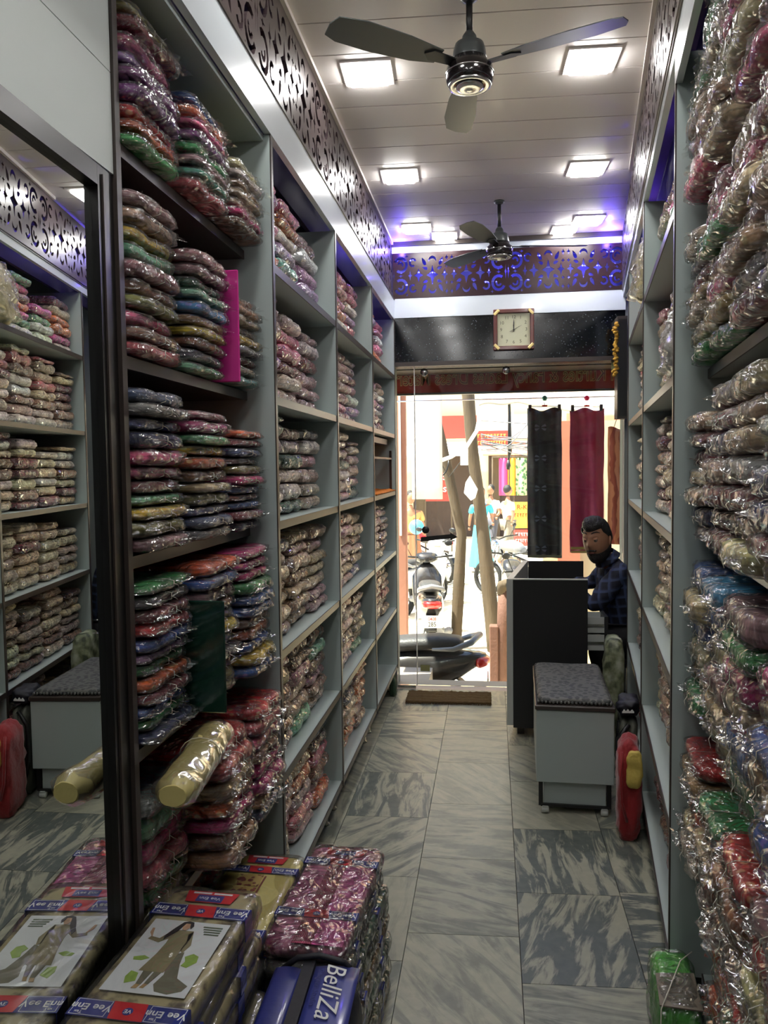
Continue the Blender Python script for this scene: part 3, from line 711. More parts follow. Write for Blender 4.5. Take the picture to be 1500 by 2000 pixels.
# ================================================================== film-wrapped cloth bundles
def blob_geo(w_, d_, h_, nx, ny, nz, seed, off=0.0, amp=.004, k=7.0, pinch=.20, layers=3, flap=False, clamp=False):
    """a folded bundle, base at z=0, width along x, depth along y (front is -y), tied round its middle"""
    idx = {}; V = []; F = []
    def vid(p):
        key = (round(p[0], 4), round(p[1], 4), round(p[2], 4))
        if key not in idx: idx[key] = len(V); V.append(p)
        return idx[key]
    def face(fu, nu, nv):
        for i in range(nu):
            for j in range(nv):
                F.append([vid(fu(-1+2*a/nu, -1+2*b/nv)) for a, b in ((i, j), (i+1, j), (i+1, j+1), (i, j+1))])
    face(lambda u, v: (u, v, 1), nx, ny); face(lambda u, v: (u, -v, -1), nx, ny)
    face(lambda u, v: (u, -1, v), nx, nz); face(lambda u, v: (-u, 1, v), nx, nz)
    face(lambda u, v: (1, u, v), ny, nz); face(lambda u, v: (-1, -u, v), ny, nz)
    out = []
    for x, y, z in V:
        n_ = (abs(x)**k+abs(y)**k+abs(z)**k)**(1/k)
        x, y, z = x/n_, y/n_, z/n_
        px, py, pz = x*(w_/2+off), y*(d_/2+off), z*(h_/2+off)
        g = math.exp(-(px/(w_*.13))**2)
        pz *= 1-pinch*g*(1 if h_ > .03 else .5)
        py *= 1-.035*g
        e = abs(x)**4
        pz *= 1-.18*e*(.6+.4*noise.noise(Vector((seed, x*3, y*2))))
        # radiating wrinkles toward the tie, folded layers on the front
        r = noise.noise(Vector((px*14+seed, py*14, pz*30)))
        r2 = noise.noise(Vector((px*38+seed*2, py*38, pz*60)))
        a = amp*(r*1.2+r2*.8)
        lay = .0035*math.cos((z*layers)*PI) if abs(y) > .8 and off < .001 else 0
        L = max(1e-6, math.sqrt(x*x+y*y+z*z))
        zz_ = pz+z/L*a*.8+h_/2
        if clamp: zz_ = min(max(zz_, .0004), h_-.0004)
        out.append((px+x/L*a, py+y/L*(a*1.4)-math.copysign(lay, y), zz_))
    if flap:
        o = len(out); side = 1 if seed % 2 > 1 else -1; n1, n2 = 7, 3
        for j in range(n2+1):
            for i in range(n1+1):
                u = i/n1; v = j/n2
                x = side*w_*.30+(-.5+u)*w_*.34*(1+.3*v); y = -(d_/2*.97+v*.022)
                z = h_/2+(.4-v*.5)*h_*.45*math.sin(u*9+seed+v*2)
                out.append((x, y+.005*math.sin(u*17+seed), z))
        for j in range(n2):
            for i in range(n1): F.append([o+j*(n1+1)+i, o+j*(n1+1)+i+1, o+(j+1)*(n1+1)+i+1, o+(j+1)*(n1+1)+i])
    return out, F
BW, BD, BH = .262, .30, .052
VARS = []
for sd_ in range(7):
    s1 = sd_*3.37+.5
    vs1, fs1 = blob_geo(BW, BD, BH, 14, 12, 5, s1, -.001, .003, layers=2+sd_ % 2, clamp=True)
    mb = MB(); mb.add(vs1, fs1, True); me1 = mb.mesh('folded_cloth'); me1.materials.append(M['cloth'])
    vs2, fs2 = blob_geo(BW, BD, BH, 16, 12, 5, s1+.3, .0034, .0062, pinch=.24, flap=True, clamp=True)
    mb = MB(); mb.add(vs2, fs2, True); me2 = mb.mesh('plastic_bag'); me2.materials.append(M['film'])
    mb = MB(); a, b = BD/2*.975+.006, BH*.39; cz = BH/2
    pts = [(0, -a, cz-b*.6), (.001, -a, cz+b*.6), (0, -a*.9, cz+b), (.002, a*.9, cz+b), (0, a, cz), (0, a*.9, cz-b), (0, -a*.9, cz-b), (0, -a, cz-b*.6)]
    mb.tube(pts, .0008, 4); mb.tube([(0, -a, cz), (.006, -a-.008, cz-.01), (.004+.004*sd_, -a-.006, cz-.020)], .0007, 4)
    me3 = mb.mesh('twine'); me3.materials.append(M['string'])
    for me in (me1,):
        at = me.color_attributes.new('bcol', 'FLOAT_COLOR', 'POINT')
        at.data.foreach_set('color', [1.0]*(4*len(me.vertices)))
    VARS.append((me1, me2, me3))
brnd = random.Random(11)
CN = {'green': (62, 140, 84), 'dark green': (30, 78, 56), 'orange': (226, 104, 48), 'red': (178, 44, 44), 'maroon': (112, 36, 52), 'purple': (112, 58, 118), 'lilac': (160, 124, 178),
      'pink': (214, 112, 150), 'blue': (44, 92, 156), 'navy': (44, 52, 92), 'cream': (220, 208, 170), 'white': (226, 222, 214), 'beige': (190, 172, 146), 'mauve': (168, 128, 134), 'brown': (128, 88, 66),
      'teal': (86, 156, 142), 'mint': (130, 196, 160), 'yellow': (214, 188, 70), 'olive': (136, 134, 82), 'grey': (128, 128, 132), 'charcoal': (60, 58, 60), 'magenta': (190, 52, 126), 'rose': (196, 104, 112), 'tan': (176, 150, 112), 'slate blue': (96, 108, 142), 'sky blue': (80, 150, 190)}
for k_ in list(CN):
    r_, g_, b_ = CN[k_]; a_ = (r_+g_+b_)/3
    CN[k_] = tuple(max(4, min(250, (a_+(v_-a_)*1.35)*1.08)) for v_ in (r_, g_, b_))
SHORT = dict(g='green', dg='dark green', o='orange', r='red', m='maroon', p='purple', l='lilac', k='pink', b='blue', n='navy', c='cream', w='white', be='beige', mv='mauve', br='brown', t='teal', mi='mint', y='yellow', ol='olive', gy='grey', ch='charcoal', mg='magenta', ro='rose', ta='tan', sl='slate blue', sk='sky blue')
NB = [0]
def bundle(x, y, z, rz, w_, d_, h_, cname, label, group, tilt=0.0, roll=0.0):
    va = VARS[brnd.randrange(len(VARS))]
    o = bpy.data.objects.new('wrapped_bundle', va[0]); link(o)
    tag(o, label, 'cloth bundle', group)
    c = srgb(*CN[cname]); j = [brnd.uniform(.85, 1.12) for _ in range(3)]
    o.color = (c[0]*j[0], c[1]*j[1], c[2]*j[2], 1)
    o.location = (x, y, z); o.rotation_euler = (tilt, roll, rz); o.scale = (w_/BW, d_/BD, h_/BH)
    f = bpy.data.objects.new('plastic_bag', va[1]); link(f); f.parent = o
    s = bpy.data.objects.new('twine', va[2]); link(s); s.parent = o
    NB[0] += 1
    return o
ROWN = ['bottom shelf', 'second shelf up', 'third shelf up', 'fourth shelf up', 'second shelf down', 'top shelf']
def stack(cols_, z0, ztop, x, y, rz, w_, d_, wall, row, sname, jit=.012, keep=None):
    n = len(cols_)
    hs = [brnd.uniform(.8, 1.2) for _ in cols_]; tot = ztop-z0-.001*n; k = tot/sum(hs)
    z = z0
    # front direction = local -y
    fx, fy = math.sin(rz), -math.cos(rz)
    for i, cn in enumerate(cols_):
        h = hs[i]*k; o_ = brnd.uniform(-jit, jit)
        nm = SHORT[cn]
        lab = '%s film-wrapped bundle, %s in %s stack, %s, %s' % (nm, ORD[i], sname, ROWN[row], wall)
        bundle(x+fx*o_, y+fy*o_+brnd.uniform(-.003, .003), z+.0005, rz+brnd.uniform(-.03, .03), w_*brnd.uniform(.91, .965), d_, h*.985, nm, lab, 'wrapped bundles, %s, %s' % (ROWN[row], wall),
               tilt=brnd.uniform(-.006, .006), roll=brnd.uniform(-.008, .008))
        z += h+.001
# ---- near left cabinet: three stacks on each of six shelves (bottom shelf first)
ZL = [.13, .53, .945, 1.357, 1.772, 2.198, 2.532]
NEAR = [
    [['k', 'r', 'ol', 'g', 'ro', 'ta', 'g', 'k'], ['m', 'k', 'g', 'ro', 'be', 'g', 'o', 'mg'], ['dg', 'g', 'k', 'ta', 'dg', 'r', 'mg', 'g']],
    [['ol', 'g', 'ro', 'k', 'mi', 'gy'], ['ta', 'br', 'mg', 'o', 'ta', 'ro', 'r'], ['sl', 'ta', 'mg', 'mg', 'br', 'k', 'ro', 'r']],
    [['n', 'g', 'b', 'm', 'o', 'g', 'l', 'b', 'r', 'm', 'ch', 'g'], ['be', 'ol', 'br', 'ch', 'sl', 'y', 'gy', 'br', 'mv', 'b', 'o'], ['b', 'y', 'b', 'o', 'br', 'b', 'b', 'g', 'mg', 'mg', 'mg']],
    [['mv', 'ol', 'y', 'mi', 'm', 'k', 'k', 'n', 'sl', 'gy', 'sl'], ['gy', 'sl', 'sl', 'ol', 'be', 'br', 'o', 'y', 'mi', 'mg', 'mv'], ['n', 'm', 'b', 'br', 'b', 'mg', 'ol', 'mv', 'sl', 'ro', 'o']],
    [['ro', 'br', 'k', 'ol', 'br', 'mv', 'mi', 'y', 'be', 'mv'], ['mi', 'gy', 'br', 'y', 'ta', 'sk', 'mi', 'dg', 'mv', 'mv'], ['t', 'be', 'm', 'gy', 'y', 'gy', 'be', 'ta', 'br']],
    [['g', 'o', 'r', 'p', 'p', 'l', 'k', 'm', 'ol'], ['ro', 't', 'mv', 'g', 'p', 'k', 'o', 'b'], ['br', 'mg', 'c', 'c', 'be', 'w', 'c']],
]
SN3 = ['nearest', 'middle', 'farthest']
TOPH = [[.49, .50, .47], [.835, .865, .875], [1.31, 1.322, 1.325], [1.725, 1.695, 1.66], [2.13, 2.08, 2.04], [2.505, 2.45, 2.40]]
FX = [[-.802, -.802, -.802], [-.735, -.655, -.640], [-.715, -.685, -.665], [-.715, -.70, -.69], [-.72, -.70, -.69], [-.71, -.69, -.67]]
for r in range(6):
    for s in range(3):
        yc = 1.552+.137+s*.274
        stack(NEAR[r][s], ZL[r]+.0158, TOPH[r][s], FX[r][s]-.15, yc, PI/2, .262, .30, 'beside the mirror', r, SN3[s])
# a third layer of taller bundles lying on the top shelf, right up under the lattice
# ---- right cabinet at the edge of the picture
ZR = [.10, .49, .90, 1.335, 1.790, 2.215, 2.56]
pal = [['g', 'k', 'r', 'o', 'p', 'dg', 'ta'], ['o', 'c', 'br', 'ta', 'g', 'r', 'w', 'mv'], ['mg', 'c', 'ta', 'be', 'b', 'g', 'sk', 'mv', 'c'], ['be', 'c', 'mv', 'm', 'w', 'br', 'n', 'be'], ['c', 'k', 'be', 'g', 'gy', 'm', 'be', 'ta', 'mv'], ['ro', 'g', 'c', 'mv', 'm', 'be', 'dg', 'k']]
SN4 = ['farthest', 'third', 'second', 'nearest']
for r in range(6):
    zt = ZR[r+1]-.012-[.03, .05, .03, .05, .05, .01][r]
    for s in range(4):
        yc = 2.262-.012-.147-s*.294
        n = 6 if r not in (0,) else 5
        if r in (3, 4): n = 7
        cs = [brnd.choice(pal[r]) for _ in range(n)]
        if r == 2: cs[-1] = 'sk' if s == 1 else cs[-1]
        if r == 5 and s == 0: cs[1] = 'br'
        top = zt-brnd.choice([0, .0, .03, .06]) - (.05 if s == 0 and r in (3,) else 0)
        fr = [.055, .030, .040, .040, .035, .030][r]
        if r == 0 and s == 0: continue
        x = XR(yc)+fr+.15
        stack(cs, ZR[r]+.0158, top, x, yc, -PI/2-RA, .282, .30, 'right edge', r, SN4[s], jit=.015)

# ---- the mass of bundles in the far cubbies: one object
LOW = [blob_geo(BW, BD, BH, 8, 3, 3, sd_*2.7+.2, 0, .006, pinch=.26, clamp=True) for sd_ in range(8)]
SV = []; SF = []; SCc = []
def mass_bundle(x, y, z, rz, w_, d_, h_, cname):
    vs_, fs_ = LOW[brnd.randrange(8)]
    R = Matrix.Rotation(rz, 3, 'Z') @ Euler((brnd.uniform(-.006, .006), brnd.uniform(-.008, .008), 0)).to_matrix() @ Matrix.Diagonal((w_/BW, d_/BD, h_/BH))
    o = len(SV); T = Vector((x, y, z))
    c = CN[cname]; a_ = sum(c)/3; c = srgb(*[a_+(q-a_)*.72+6 for q in c]); j = [brnd.uniform(.85, 1.12) for _ in range(3)]
    for p in vs_: SV.append(tuple(R @ Vector(p)+T)); SCc.extend((c[0]*j[0], c[1]*j[1], c[2]*j[2], 1))
    for f in fs_: SF.append([o+i for i in f])
PAL_L = [  # left far columns, by row bottom first
    ['br', 'ro', 'be', 'mv', 'n', 'mv', 'ta', 'o'], ['br', 'be', 'ta', 'mi', 'mv', 'br', 'ro'], ['be', 'mv', 'ta', 'br', 'mv', 'sl', 'be', 'mv'],
    ['be', 'mv', 'w', 'dg', 'be', 'mv', 'gy', 'w'], ['mv', 'k', 'be', 'm', 'mv', 'w', 'l'], ['k', 'ro', 'w', 'mv', 'o', 't', 'k', 'l']]
PAL_R = [['br', 'mv', 'ro', 'ta'], ['be', 'c', 'ta', 'br'], ['be', 'c', 'ta', 'be', 'm'], ['c', 'be', 'ta', 'w', 'm', 'br'], ['c', 'w', 'm', 'be', 'br', 'ro'], ['m', 'o', 'mg', 'g', 'w', 'be']]
def mass_stack(z0, z1, x, y, rz, w_, d_, pal_, hb=.050):
    z = z0; fx, fy = math.sin(rz), -math.cos(rz)
    while z < z1-.02:
        h = hb*brnd.uniform(.8, 1.25)
        if z+h > z1: h = z1-z
        o_ = brnd.uniform(-.012, .012)
        mass_bundle(x+fx*o_, y+fy*o_, z+.0005, rz+brnd.uniform(-.03, .03), w_, d_, h*.99, brnd.choice(pal_) if False else SHORT[brnd.choice(pal_)]); z += h+.0008
for ci in range(3):
    ya, yb = LY[ci]+.022, LY[ci+1]-.024
    for r in range(6):
        if ci == 2 and r == 3: continue                      # the shrine stands there
        z0 = LV[r]+.0158; z1 = (LV[r+1] if r < 5 else 2.551)-.013
        nst = 3; wst = .285
        if ci == 2: nst = 3
        for s in range(nst):
            zt = z0+(z1-z0)*[.97, .94, .90, .93][s]*brnd.uniform(.90, 1.0)
            if ci == 2 and r == 0 and s > 0: continue
            if ci == 2 and r == 0: zt = z0+.24
            if ci == 0 and r == 2 and s == 2: zt = z1-.03
            fr = -.715 if r > 2 else -.70
            mass_stack(z0, min(zt, z1-.004), fr-.15, ya+.148+s*(wst+.018), PI/2, wst, .30, PAL_L[r])
for ci, (ya, yb) in enumerate(((2.2835, 3.49), (3.517, 4.728))):
    for r in range(6):
        z0 = RV[r]+.0158; z1 = (RV[r+1] if r < 5 else 2.63)-.013
        for s in range(4):
            if (ci, r, s) in ((1, 5, 0), (0, 4, 0)): continue
            wst = (yb-ya)/4-.03
            zt = z0+(z1-z0)*brnd.uniform(.72, .97)
            if r == 5: zt = z0+(z1-z0)*brnd.uniform(.45, .9)
            if r == 0 and ci == 0: zt = z0+.10*brnd.random()+.12
            yc = ya+wst/2+.015+s*(wst+.028)
            mass_stack(z0, zt, XR(yc)+.055+.15, yc, -PI/2-RA, wst, .30, PAL_R[r])
me = bpy.data.meshes.new('bundles'); me.from_pydata(SV, [], SF); me.polygons.foreach_set('use_smooth', [True]*len(SF))
at = me.color_attributes.new('bcol', 'FLOAT_COLOR', 'POINT'); at.data.foreach_set('color', SCc); me.materials.append(M['clothfilm']); me.update()
o = bpy.data.objects.new('wrapped_bundles', me); link(o); tag(o, 'mass of film-wrapped cloth bundles filling all the far cubbies', 'cloth bundles', None, 'stuff')

# ---- odd pieces standing among the stacks
def upright_box(name, label, cat, c, d, mat, rz=0.0, par=None):
    t = thing(name, label, cat, (c[0], c[1], c[2]), rz)
    mb = MB(); mb.box((0, 0, d[2]/2), d, bev=.003); mb.build('box_body', mat, t, world=False)
    return t
M['pinkbox'] = plain('pink_card', srgb(214, 60, 150), 0.25, coat=.6)
M['greenbox'] = plain('dark_green_card', srgb(22, 52, 42), 0.2, coat=.8, var=.4, scale=14)
M['packfilm'] = film_mat('pack_film', base=.06, gain=.9, bs=8, bd=.014, milky=.02)
# ================================================================== odd pieces among the stacks
upright_box('gift_box', 'tall pink card box standing upright between the stacks, second shelf down', 'box', (-.745, 2.103, 1.7860), (.14, .006, .30), M['pinkbox'])
upright_box('fabric_folder', 'tall dark green glossy folder standing between stacks beside the mirror', 'folder', (-.70, 1.829, .958), (.12, .007, .275), M['greenbox'])
# big pale yellow roll lying crosswise on the stacks
t = thing('fabric_roll', 'fat pale yellow cloth roll in clear film, lying in front of the shelf edge', 'fabric roll', (-.668, 1.70, .842), 0)
mb = MB()
def rollfn(rad, wob, seed):
    def fn(u, v):
        a = 2*PI*u; e = 1-max(0, abs(v-.5)*2-.93)/.07*.35
        n_ = 1+wob*noise.noise(Vector((math.cos(a)*2+seed, math.sin(a)*2, v*7)))
        return (rad*1.15*e*n_*math.cos(a), -.20+.40*v, .047+rad*.92*e*n_*math.sin(a))
    return fn
mb.grid(rollfn(.037, .08, 1), 20, 16, closeu=True); n0 = len(mb.v)
mb.add([mb.v[i] for i in range(20)], [list(range(20))]); mb.add([mb.v[n0-20+i] for i in range(20)], [list(range(20))[::-1]])
ro = mb.build('rolled_cloth', plain('pale_yellow_silk', srgb(214, 198, 128), 0.5, bump=.5, bscale=18), t, world=False)
mb = MB(); mb.grid(rollfn(.041, .14, 4), 22, 20, closeu=True); mb.build('plastic_bag', M['packfilm'], t, world=False)
mb = MB(); mb.tube([(.048*math.cos(a), .03, .047+.042*math.sin(a)) for a in [i*PI/8 for i in range(17)]], .0012, 4); mb.build('twine', M['string'], t, world=False)
t.rotation_euler = (0, 0, .12)

# ---------------------------------------------------------------- flat cloth packs in piles on the floor
M['belt_blue'] = plain('belt_blue', srgb(38, 50, 128), 0.35, coat=.5)
M['belt_red'] = plain('belt_red', srgb(206, 36, 46), 0.35, coat=.5)
M['card'] = plain('white_card', srgb(232, 236, 238), 0.4, coat=.4, var=.01)
M['packfilm_crinkled'] = film_mat('pack_film_crinkled', base=.14, gain=1.4, bs=15, bd=.035, milky=.04)
def print_mat(name, c1, c2, scale, kind='noise', c3=None, coat=.2):
    m, t_, out = nodes_of(name); b = N(t_, 'ShaderNodeBsdfPrincipled'); t_.links.new(b.outputs[0], out.inputs[0])
    tc = N(t_, 'ShaderNodeTexCoord')
    if kind == 'noise':
        n = N(t_, 'ShaderNodeTexNoise'); n.inputs['Scale'].default_value = scale; n.inputs['Detail'].default_value = 5; src = n.outputs[0]
    elif kind == 'vor':
        n = N(t_, 'ShaderNodeTexVoronoi'); n.inputs['Scale'].default_value = scale; src = n.outputs['Distance']
    else:
        n = N(t_, 'ShaderNodeTexWave'); n.inputs['Scale'].default_value = scale; n.inputs['Distortion'].default_value = 6; n.inputs['Detail'].default_value = 3; src = n.outputs[0]
    t_.links.new(tc.outputs['Object'], n.inputs['Vector'])
    r = N(t_, 'ShaderNodeValToRGB'); r.color_ramp.elements[0].position = .40; r.color_ramp.elements[0].color = rgb(c1); r.color_ramp.elements[1].position = .52; r.color_ramp.elements[1].color = rgb(c2)
    if c3: e = r.color_ramp.elements.new(.70); e.color = rgb(c3)
    t_.links.new(src, r.inputs[0]); t_.links.new(r.outputs[0], b.inputs['Base Color']); b.inputs['Roughness'].default_value = .6
    b.inputs['Coat Weight'].default_value = coat; b.inputs['Coat Roughness'].default_value = .2
    return m
M['khaki'] = print_mat('khaki_floral', srgb(78, 66, 50), srgb(176, 164, 122), 20)
M['pinkprint'] = print_mat('pink_floral', srgb(150, 40, 96), srgb(222, 130, 172), 15, c3=srgb(205, 150, 150))
M['pinkband'] = print_mat('pink_border', srgb(120, 32, 60), srgb(176, 72, 104), 70, 'wave')
M['yellowsilk'] = print_mat('yellow_silk', srgb(176, 160, 84), srgb(208, 194, 118), 4, 'wave')
M['goldprint'] = print_mat('gold_motif', srgb(120, 44, 36), srgb(190, 160, 90), 60, 'vor')
M['packolive'] = print_mat('olive_print', srgb(70, 66, 46), srgb(128, 120, 84), 20)
M['packteal'] = print_mat('teal_print', srgb(34, 84, 72), srgb(86, 130, 104), 20)
M['packgold'] = print_mat('gold_print', srgb(112, 84, 44), srgb(176, 140, 82), 20)
M['packgreen'] = print_mat('green_print', srgb(50, 84, 48), srgb(110, 120, 72), 20)
M['packpink'] = print_mat('rose_print', srgb(150, 60, 90), srgb(200, 130, 150), 20)
M['packdark'] = print_mat('dark_print', srgb(34, 34, 36), srgb(62, 62, 60), 20)
PW, PL, PT = .207, .50, .046
def pack_geo(off, amp, nx=10, ny=16, nz=3, seed=0):
    vs_, fs_ = blob_geo(PW, PL, PT, nx, ny, nz, seed+.4, off, amp, k=14.0, pinch=0.0, layers=2)
    return vs_, fs_
def belt(t, y, wid, z1):
    """printed paper belt round a pack"""
    a = PW/2+.0035; mb = MB()
    mb.b2((-a, y-wid/2, z1+.0032), (a, y+wid/2, z1+.0044)); mb.b2((a-.001, y-wid/2, .004), (a+.0004, y+wid/2, z1+.0044)); mb.b2((-a-.0004, y-wid/2, .004), (-a+.001, y+wid/2, z1+.0044))
    return mb.build('belt', M['belt_blue'], t, world=False)
def local_child(o, par): o.parent = par; return o
def flat_text(txt, size, mat, x, y, z, ang, par, name='lettering', shear=0.0, bold=0.0, sx=1.0):
    M4 = Matrix.Translation((x, y, z)) @ Matrix.Rotation(ang, 4, 'Z')
    return local_child(text_mesh(txt, size, mat, M4, name, None, .0003, shear=shear, bold=bold, sx=sx), par)
def flat_poly(name, mat, polys, x, y, z, par, s=1.0, th=.0004):
    mb = MB()
    for k, pl in enumerate(polys): mb.prism([(x+px*s, y+py*s) for px, py in pl], z, z+th)
    return local_child(mb.build(name, mat), par)
def brand_belt(t, y, wid, z1):
    b = belt(t, y, wid, z1); z = z1+.0045; a = PW/2
    mb = MB(); mb.prism([(-.028, y-wid/2), (.036, y-wid/2), (.028, y+wid/2), (-.036, y+wid/2)], z, z+.0004); local_child(mb.build('red_field', M['belt_red']), b)
    for cx in (-.070, .070):
        mb = MB(); fx0, fx1 = cx-.033, cx+.033
        for (p, q, r_, s_) in ((fx0, y+wid/2-.003, fx1, y+wid/2-.002), (fx0, y-wid/2+.002, fx1, y-wid/2+.003), (fx0, y-wid/2+.002, fx0+.001, y+wid/2-.002), (fx1-.001, y-wid/2+.002, fx1, y+wid/2-.002)):
            mb.b2((p, q, z), (r_, s_, z+.0004))
        local_child(mb.build('white_outline', M['white']), b)
        flat_text('Vee Enn', wid*.52, M['white'], cx, y+.001, z+.0004, PI, b, bold=.0002)
        flat_text('Tex', wid*.22, M['white'], cx-.018, y-wid*.30, z+.0004, PI, b)
    mb = MB(); mb.prism([(.0095*math.cos(i*PI/8), y-.001+.0095*math.sin(i*PI/8)) for i in range(16)], z+.0004, z+.0007); local_child(mb.build('emblem', M['belt_blue']), b)
    flat_text('VE', wid*.30, M['white'], 0, y-.001, z+.0008, PI, b)
def pack(x, y, z, rz, mat, label, top=None, film='packfilm', group=None, seed=0, vis=True):
    t = thing('cloth_pack', label, 'cloth pack', (x, y, z), rz, group)
    vs_, fs_ = pack_geo(0, .0022 if top else .003, seed=seed, nx=8, ny=12)
    mb = MB(); mb.add([(a, b, min(PT-.0006 if not top else 1, max(0.0008, c))) for a, b, c in vs_], fs_, True); mb.build('folded_cloth', mat, t, world=False)
    vs_, fs_ = pack_geo(.0048 if not top else .0062, .0035 if film != 'packfilm' else .0015, seed=seed+2, nx=12, ny=22)
    mb = MB(); mb.add([(a, b, min(PT if not top else 1, max(0.0002, c))) for a, b, c in vs_], fs_, True); mb.build('plastic_sleeve', M[film], t, world=False)
    if not top:
        belt(t, .10, .036, PT-.006); belt(t, -.14, .036, PT-.006)
    return t
z1 = PT+.0
def label_patch(t, y, z):
    p = flat_poly('price_label', M['belt_red'], [[(-.052, -.020), (.052, -.020), (.060, .022), (-.060, .022)]], 0, y, z, t)
    flat_poly('blue_field', M['belt_blue'], [[(-.030, -.018), (.030, -.018), (.030, .008), (-.030, .008)]], 0, y, z+.0005, p)
    flat_poly('white_strip', M['card'], [[(-.045, .012), (-.003, .012), (-.003, .018), (-.045, .018)], [(.003, .012), (.045, .012), (.045, .018), (.003, .018)]], 0, y, z+.0005, p)
    flat_text('Vee Enn', .015, M['white'], 0, y-.005, z+.0010, PI, p)
# pile A: khaki, against the mirror
na = 13; seq = ['packolive', 'khaki', 'packdark', 'khaki', 'packolive', 'packteal', 'khaki', 'packolive', 'packdark', 'khaki', 'khaki', 'packolive']
for i in range(na-1):
    pack(-.626+.004*math.sin(i*2.1)+(.012 if i < 8 else 0), 1.435+.010*math.sin(i*1.3), i*.0462, .015*math.sin(i*1.9), M[seq[i]], '%s cloth pack, %s from the floor in the pile against the mirror' % (seq[i].replace('pack', ''), ORD[i]), seed=i, group='packs piled against the mirror')
tA = pack(-.628, 1.432, 12*.0462, -.04, M['khaki'], 'khaki floral cloth pack with a picture card, topmost of the pile against the mirror', top=True, group='packs piled against the mirror', seed=40)
zt = PT+.0038
label_patch(tA, .205, zt); brand_belt(tA, .150, .042, PT); brand_belt(tA, -.168, .044, PT)
card = flat_poly('picture_card', M['card'], [[(-.083, -.125), (.083, -.125), (.083, .105), (-.083, .105)]], 0, .005, zt, tA)
K = plain('print_kurta', srgb(140, 130, 96)); K2 = plain('print_shawl', srgb(112, 108, 88)); SKN = plain('print_skin', srgb(196, 158, 126)); HB = plain('print_hair', srgb(26, 20, 20)); GRN = plain('print_leaf', srgb(150, 180, 80), var=.5, scale=60); DKT = plain('print_text', srgb(90, 104, 84)); SHO = plain('print_shoe', srgb(176, 146, 100))
def cp(name, mat, pts, dz): flat_poly(name, mat, [[(px-.5, py-.5) for px, py in pl] for pl in pts] if False else [[((px-.5)*.166, (py-.5)*.228) for px, py in pl] for pl in pts], 0, -.006, zt+.0005+dz, card, th=.0003)
cp('shawl', K2, [[(.50, .50), (.66, .56), (.70, .40), (.78, .22), (.95, .14), (.92, .07), (.78, .02), (.62, .04), (.56, .12), (.60, .25)]], 0)
cp('kurta', K, [[(.34, .86), (.60, .86), (.62, .74), (.60, .55), (.58, .27), (.28, .27), (.34, .50), (.36, .66)], [(.34, .86), (.24, .72), (.12, .74), (.10, .70), (.26, .66), (.37, .74)], [(.60, .86), (.68, .66), (.64, .54), (.59, .58), (.60, .70), (.56, .80)]], .0004)
cp('trousers', K2, [[(.34, .27), (.45, .27), (.42, .10), (.36, .10)], [(.47, .27), (.56, .27), (.50, .11), (.45, .11)]], .0004)
cp('shoe', SHO, [[(.36, .10), (.42, .10), (.40, .05), (.34, .05)], [(.45, .11), (.50, .11), (.48, .06), (.43, .06)]], .0008)
cp('skin', SKN, [[(.43, .97), (.50, .97), (.52, .91), (.49, .86), (.44, .87), (.42, .92)], [(.12, .74), (.07, .79), (.06, .86), (.09, .86), (.11, .80), (.14, .73)]], .0008)
cp('hair', HB, [[(.40, .98), (.46, 1.0), (.53, .99), (.56, .93), (.54, .88), (.515, .92), (.50, .965), (.44, .965), (.42, .90), (.40, .84), (.30, .70), (.28, .76), (.34, .88)]], .0012)
cp('leaf', GRN, [[(.70, .50), (.78, .55), (.86, .52), (.88, .44), (.80, .36), (.72, .38), (.74, .44)], [(.10, .44), (.22, .47), (.30, .44), (.22, .40), (.12, .40)], [(.20, .26), (.30, .24), (.33, .14), (.22, .10), (.18, .18)]], .0001)
cp('caption', DKT, [[(.68+.02*k, .95-.035*k), (.93, .95-.035*k), (.93, .93-.035*k), (.68+.02*k, .93-.035*k)] for k in range(4)], .0001)
# pile B: pink, nearest the aisle
seqB = ['packgold', 'packgreen', 'packolive', 'packteal', 'packgold', 'packgreen', 'packteal', 'packdark']
for i in range(8):
    pack(-.434+.006*math.sin(i*2.3)+(.012 if i < 6 else 0), 2.03+.012*math.sin(i*1.7), i*.0462, -.05+.02*math.sin(i*1.9), M[seqB[i]], '%s cloth pack, %s from the floor in the pile under the pink one' % (['gold', 'green', 'olive', 'teal', 'gold', 'green', 'teal', 'dark'][i], ORD[i]), film='packfilm_crinkled', seed=i+5, group='packs piled beside the aisle')
tB = pack(-.440, 2.035, 8*.0462, -.05, M['pinkprint'], 'pink floral cloth pack in crinkled film, topmost of the pile beside the aisle', top=True, film='packfilm_crinkled', group='packs piled beside the aisle', seed=51)
flat_poly('border_band', M['pinkband'], [[(-.030, -.245), (.020, -.245), (.020, .150), (-.030, .150)]], 0, 0, PT+.0012, tB, th=.0009)
flat_poly('plain_panel', plain('pink_satin', srgb(214, 92, 160), .3, coat=.4), [[(.0205, -.245), (.096, -.245), (.096, .150), (.0205, .150)]], 0, 0, PT+.0012, tB, th=.0009)
label_patch(tB, .205, zt); brand_belt(tB, .145, .036, PT); brand_belt(tB, -.120, .036, PT)
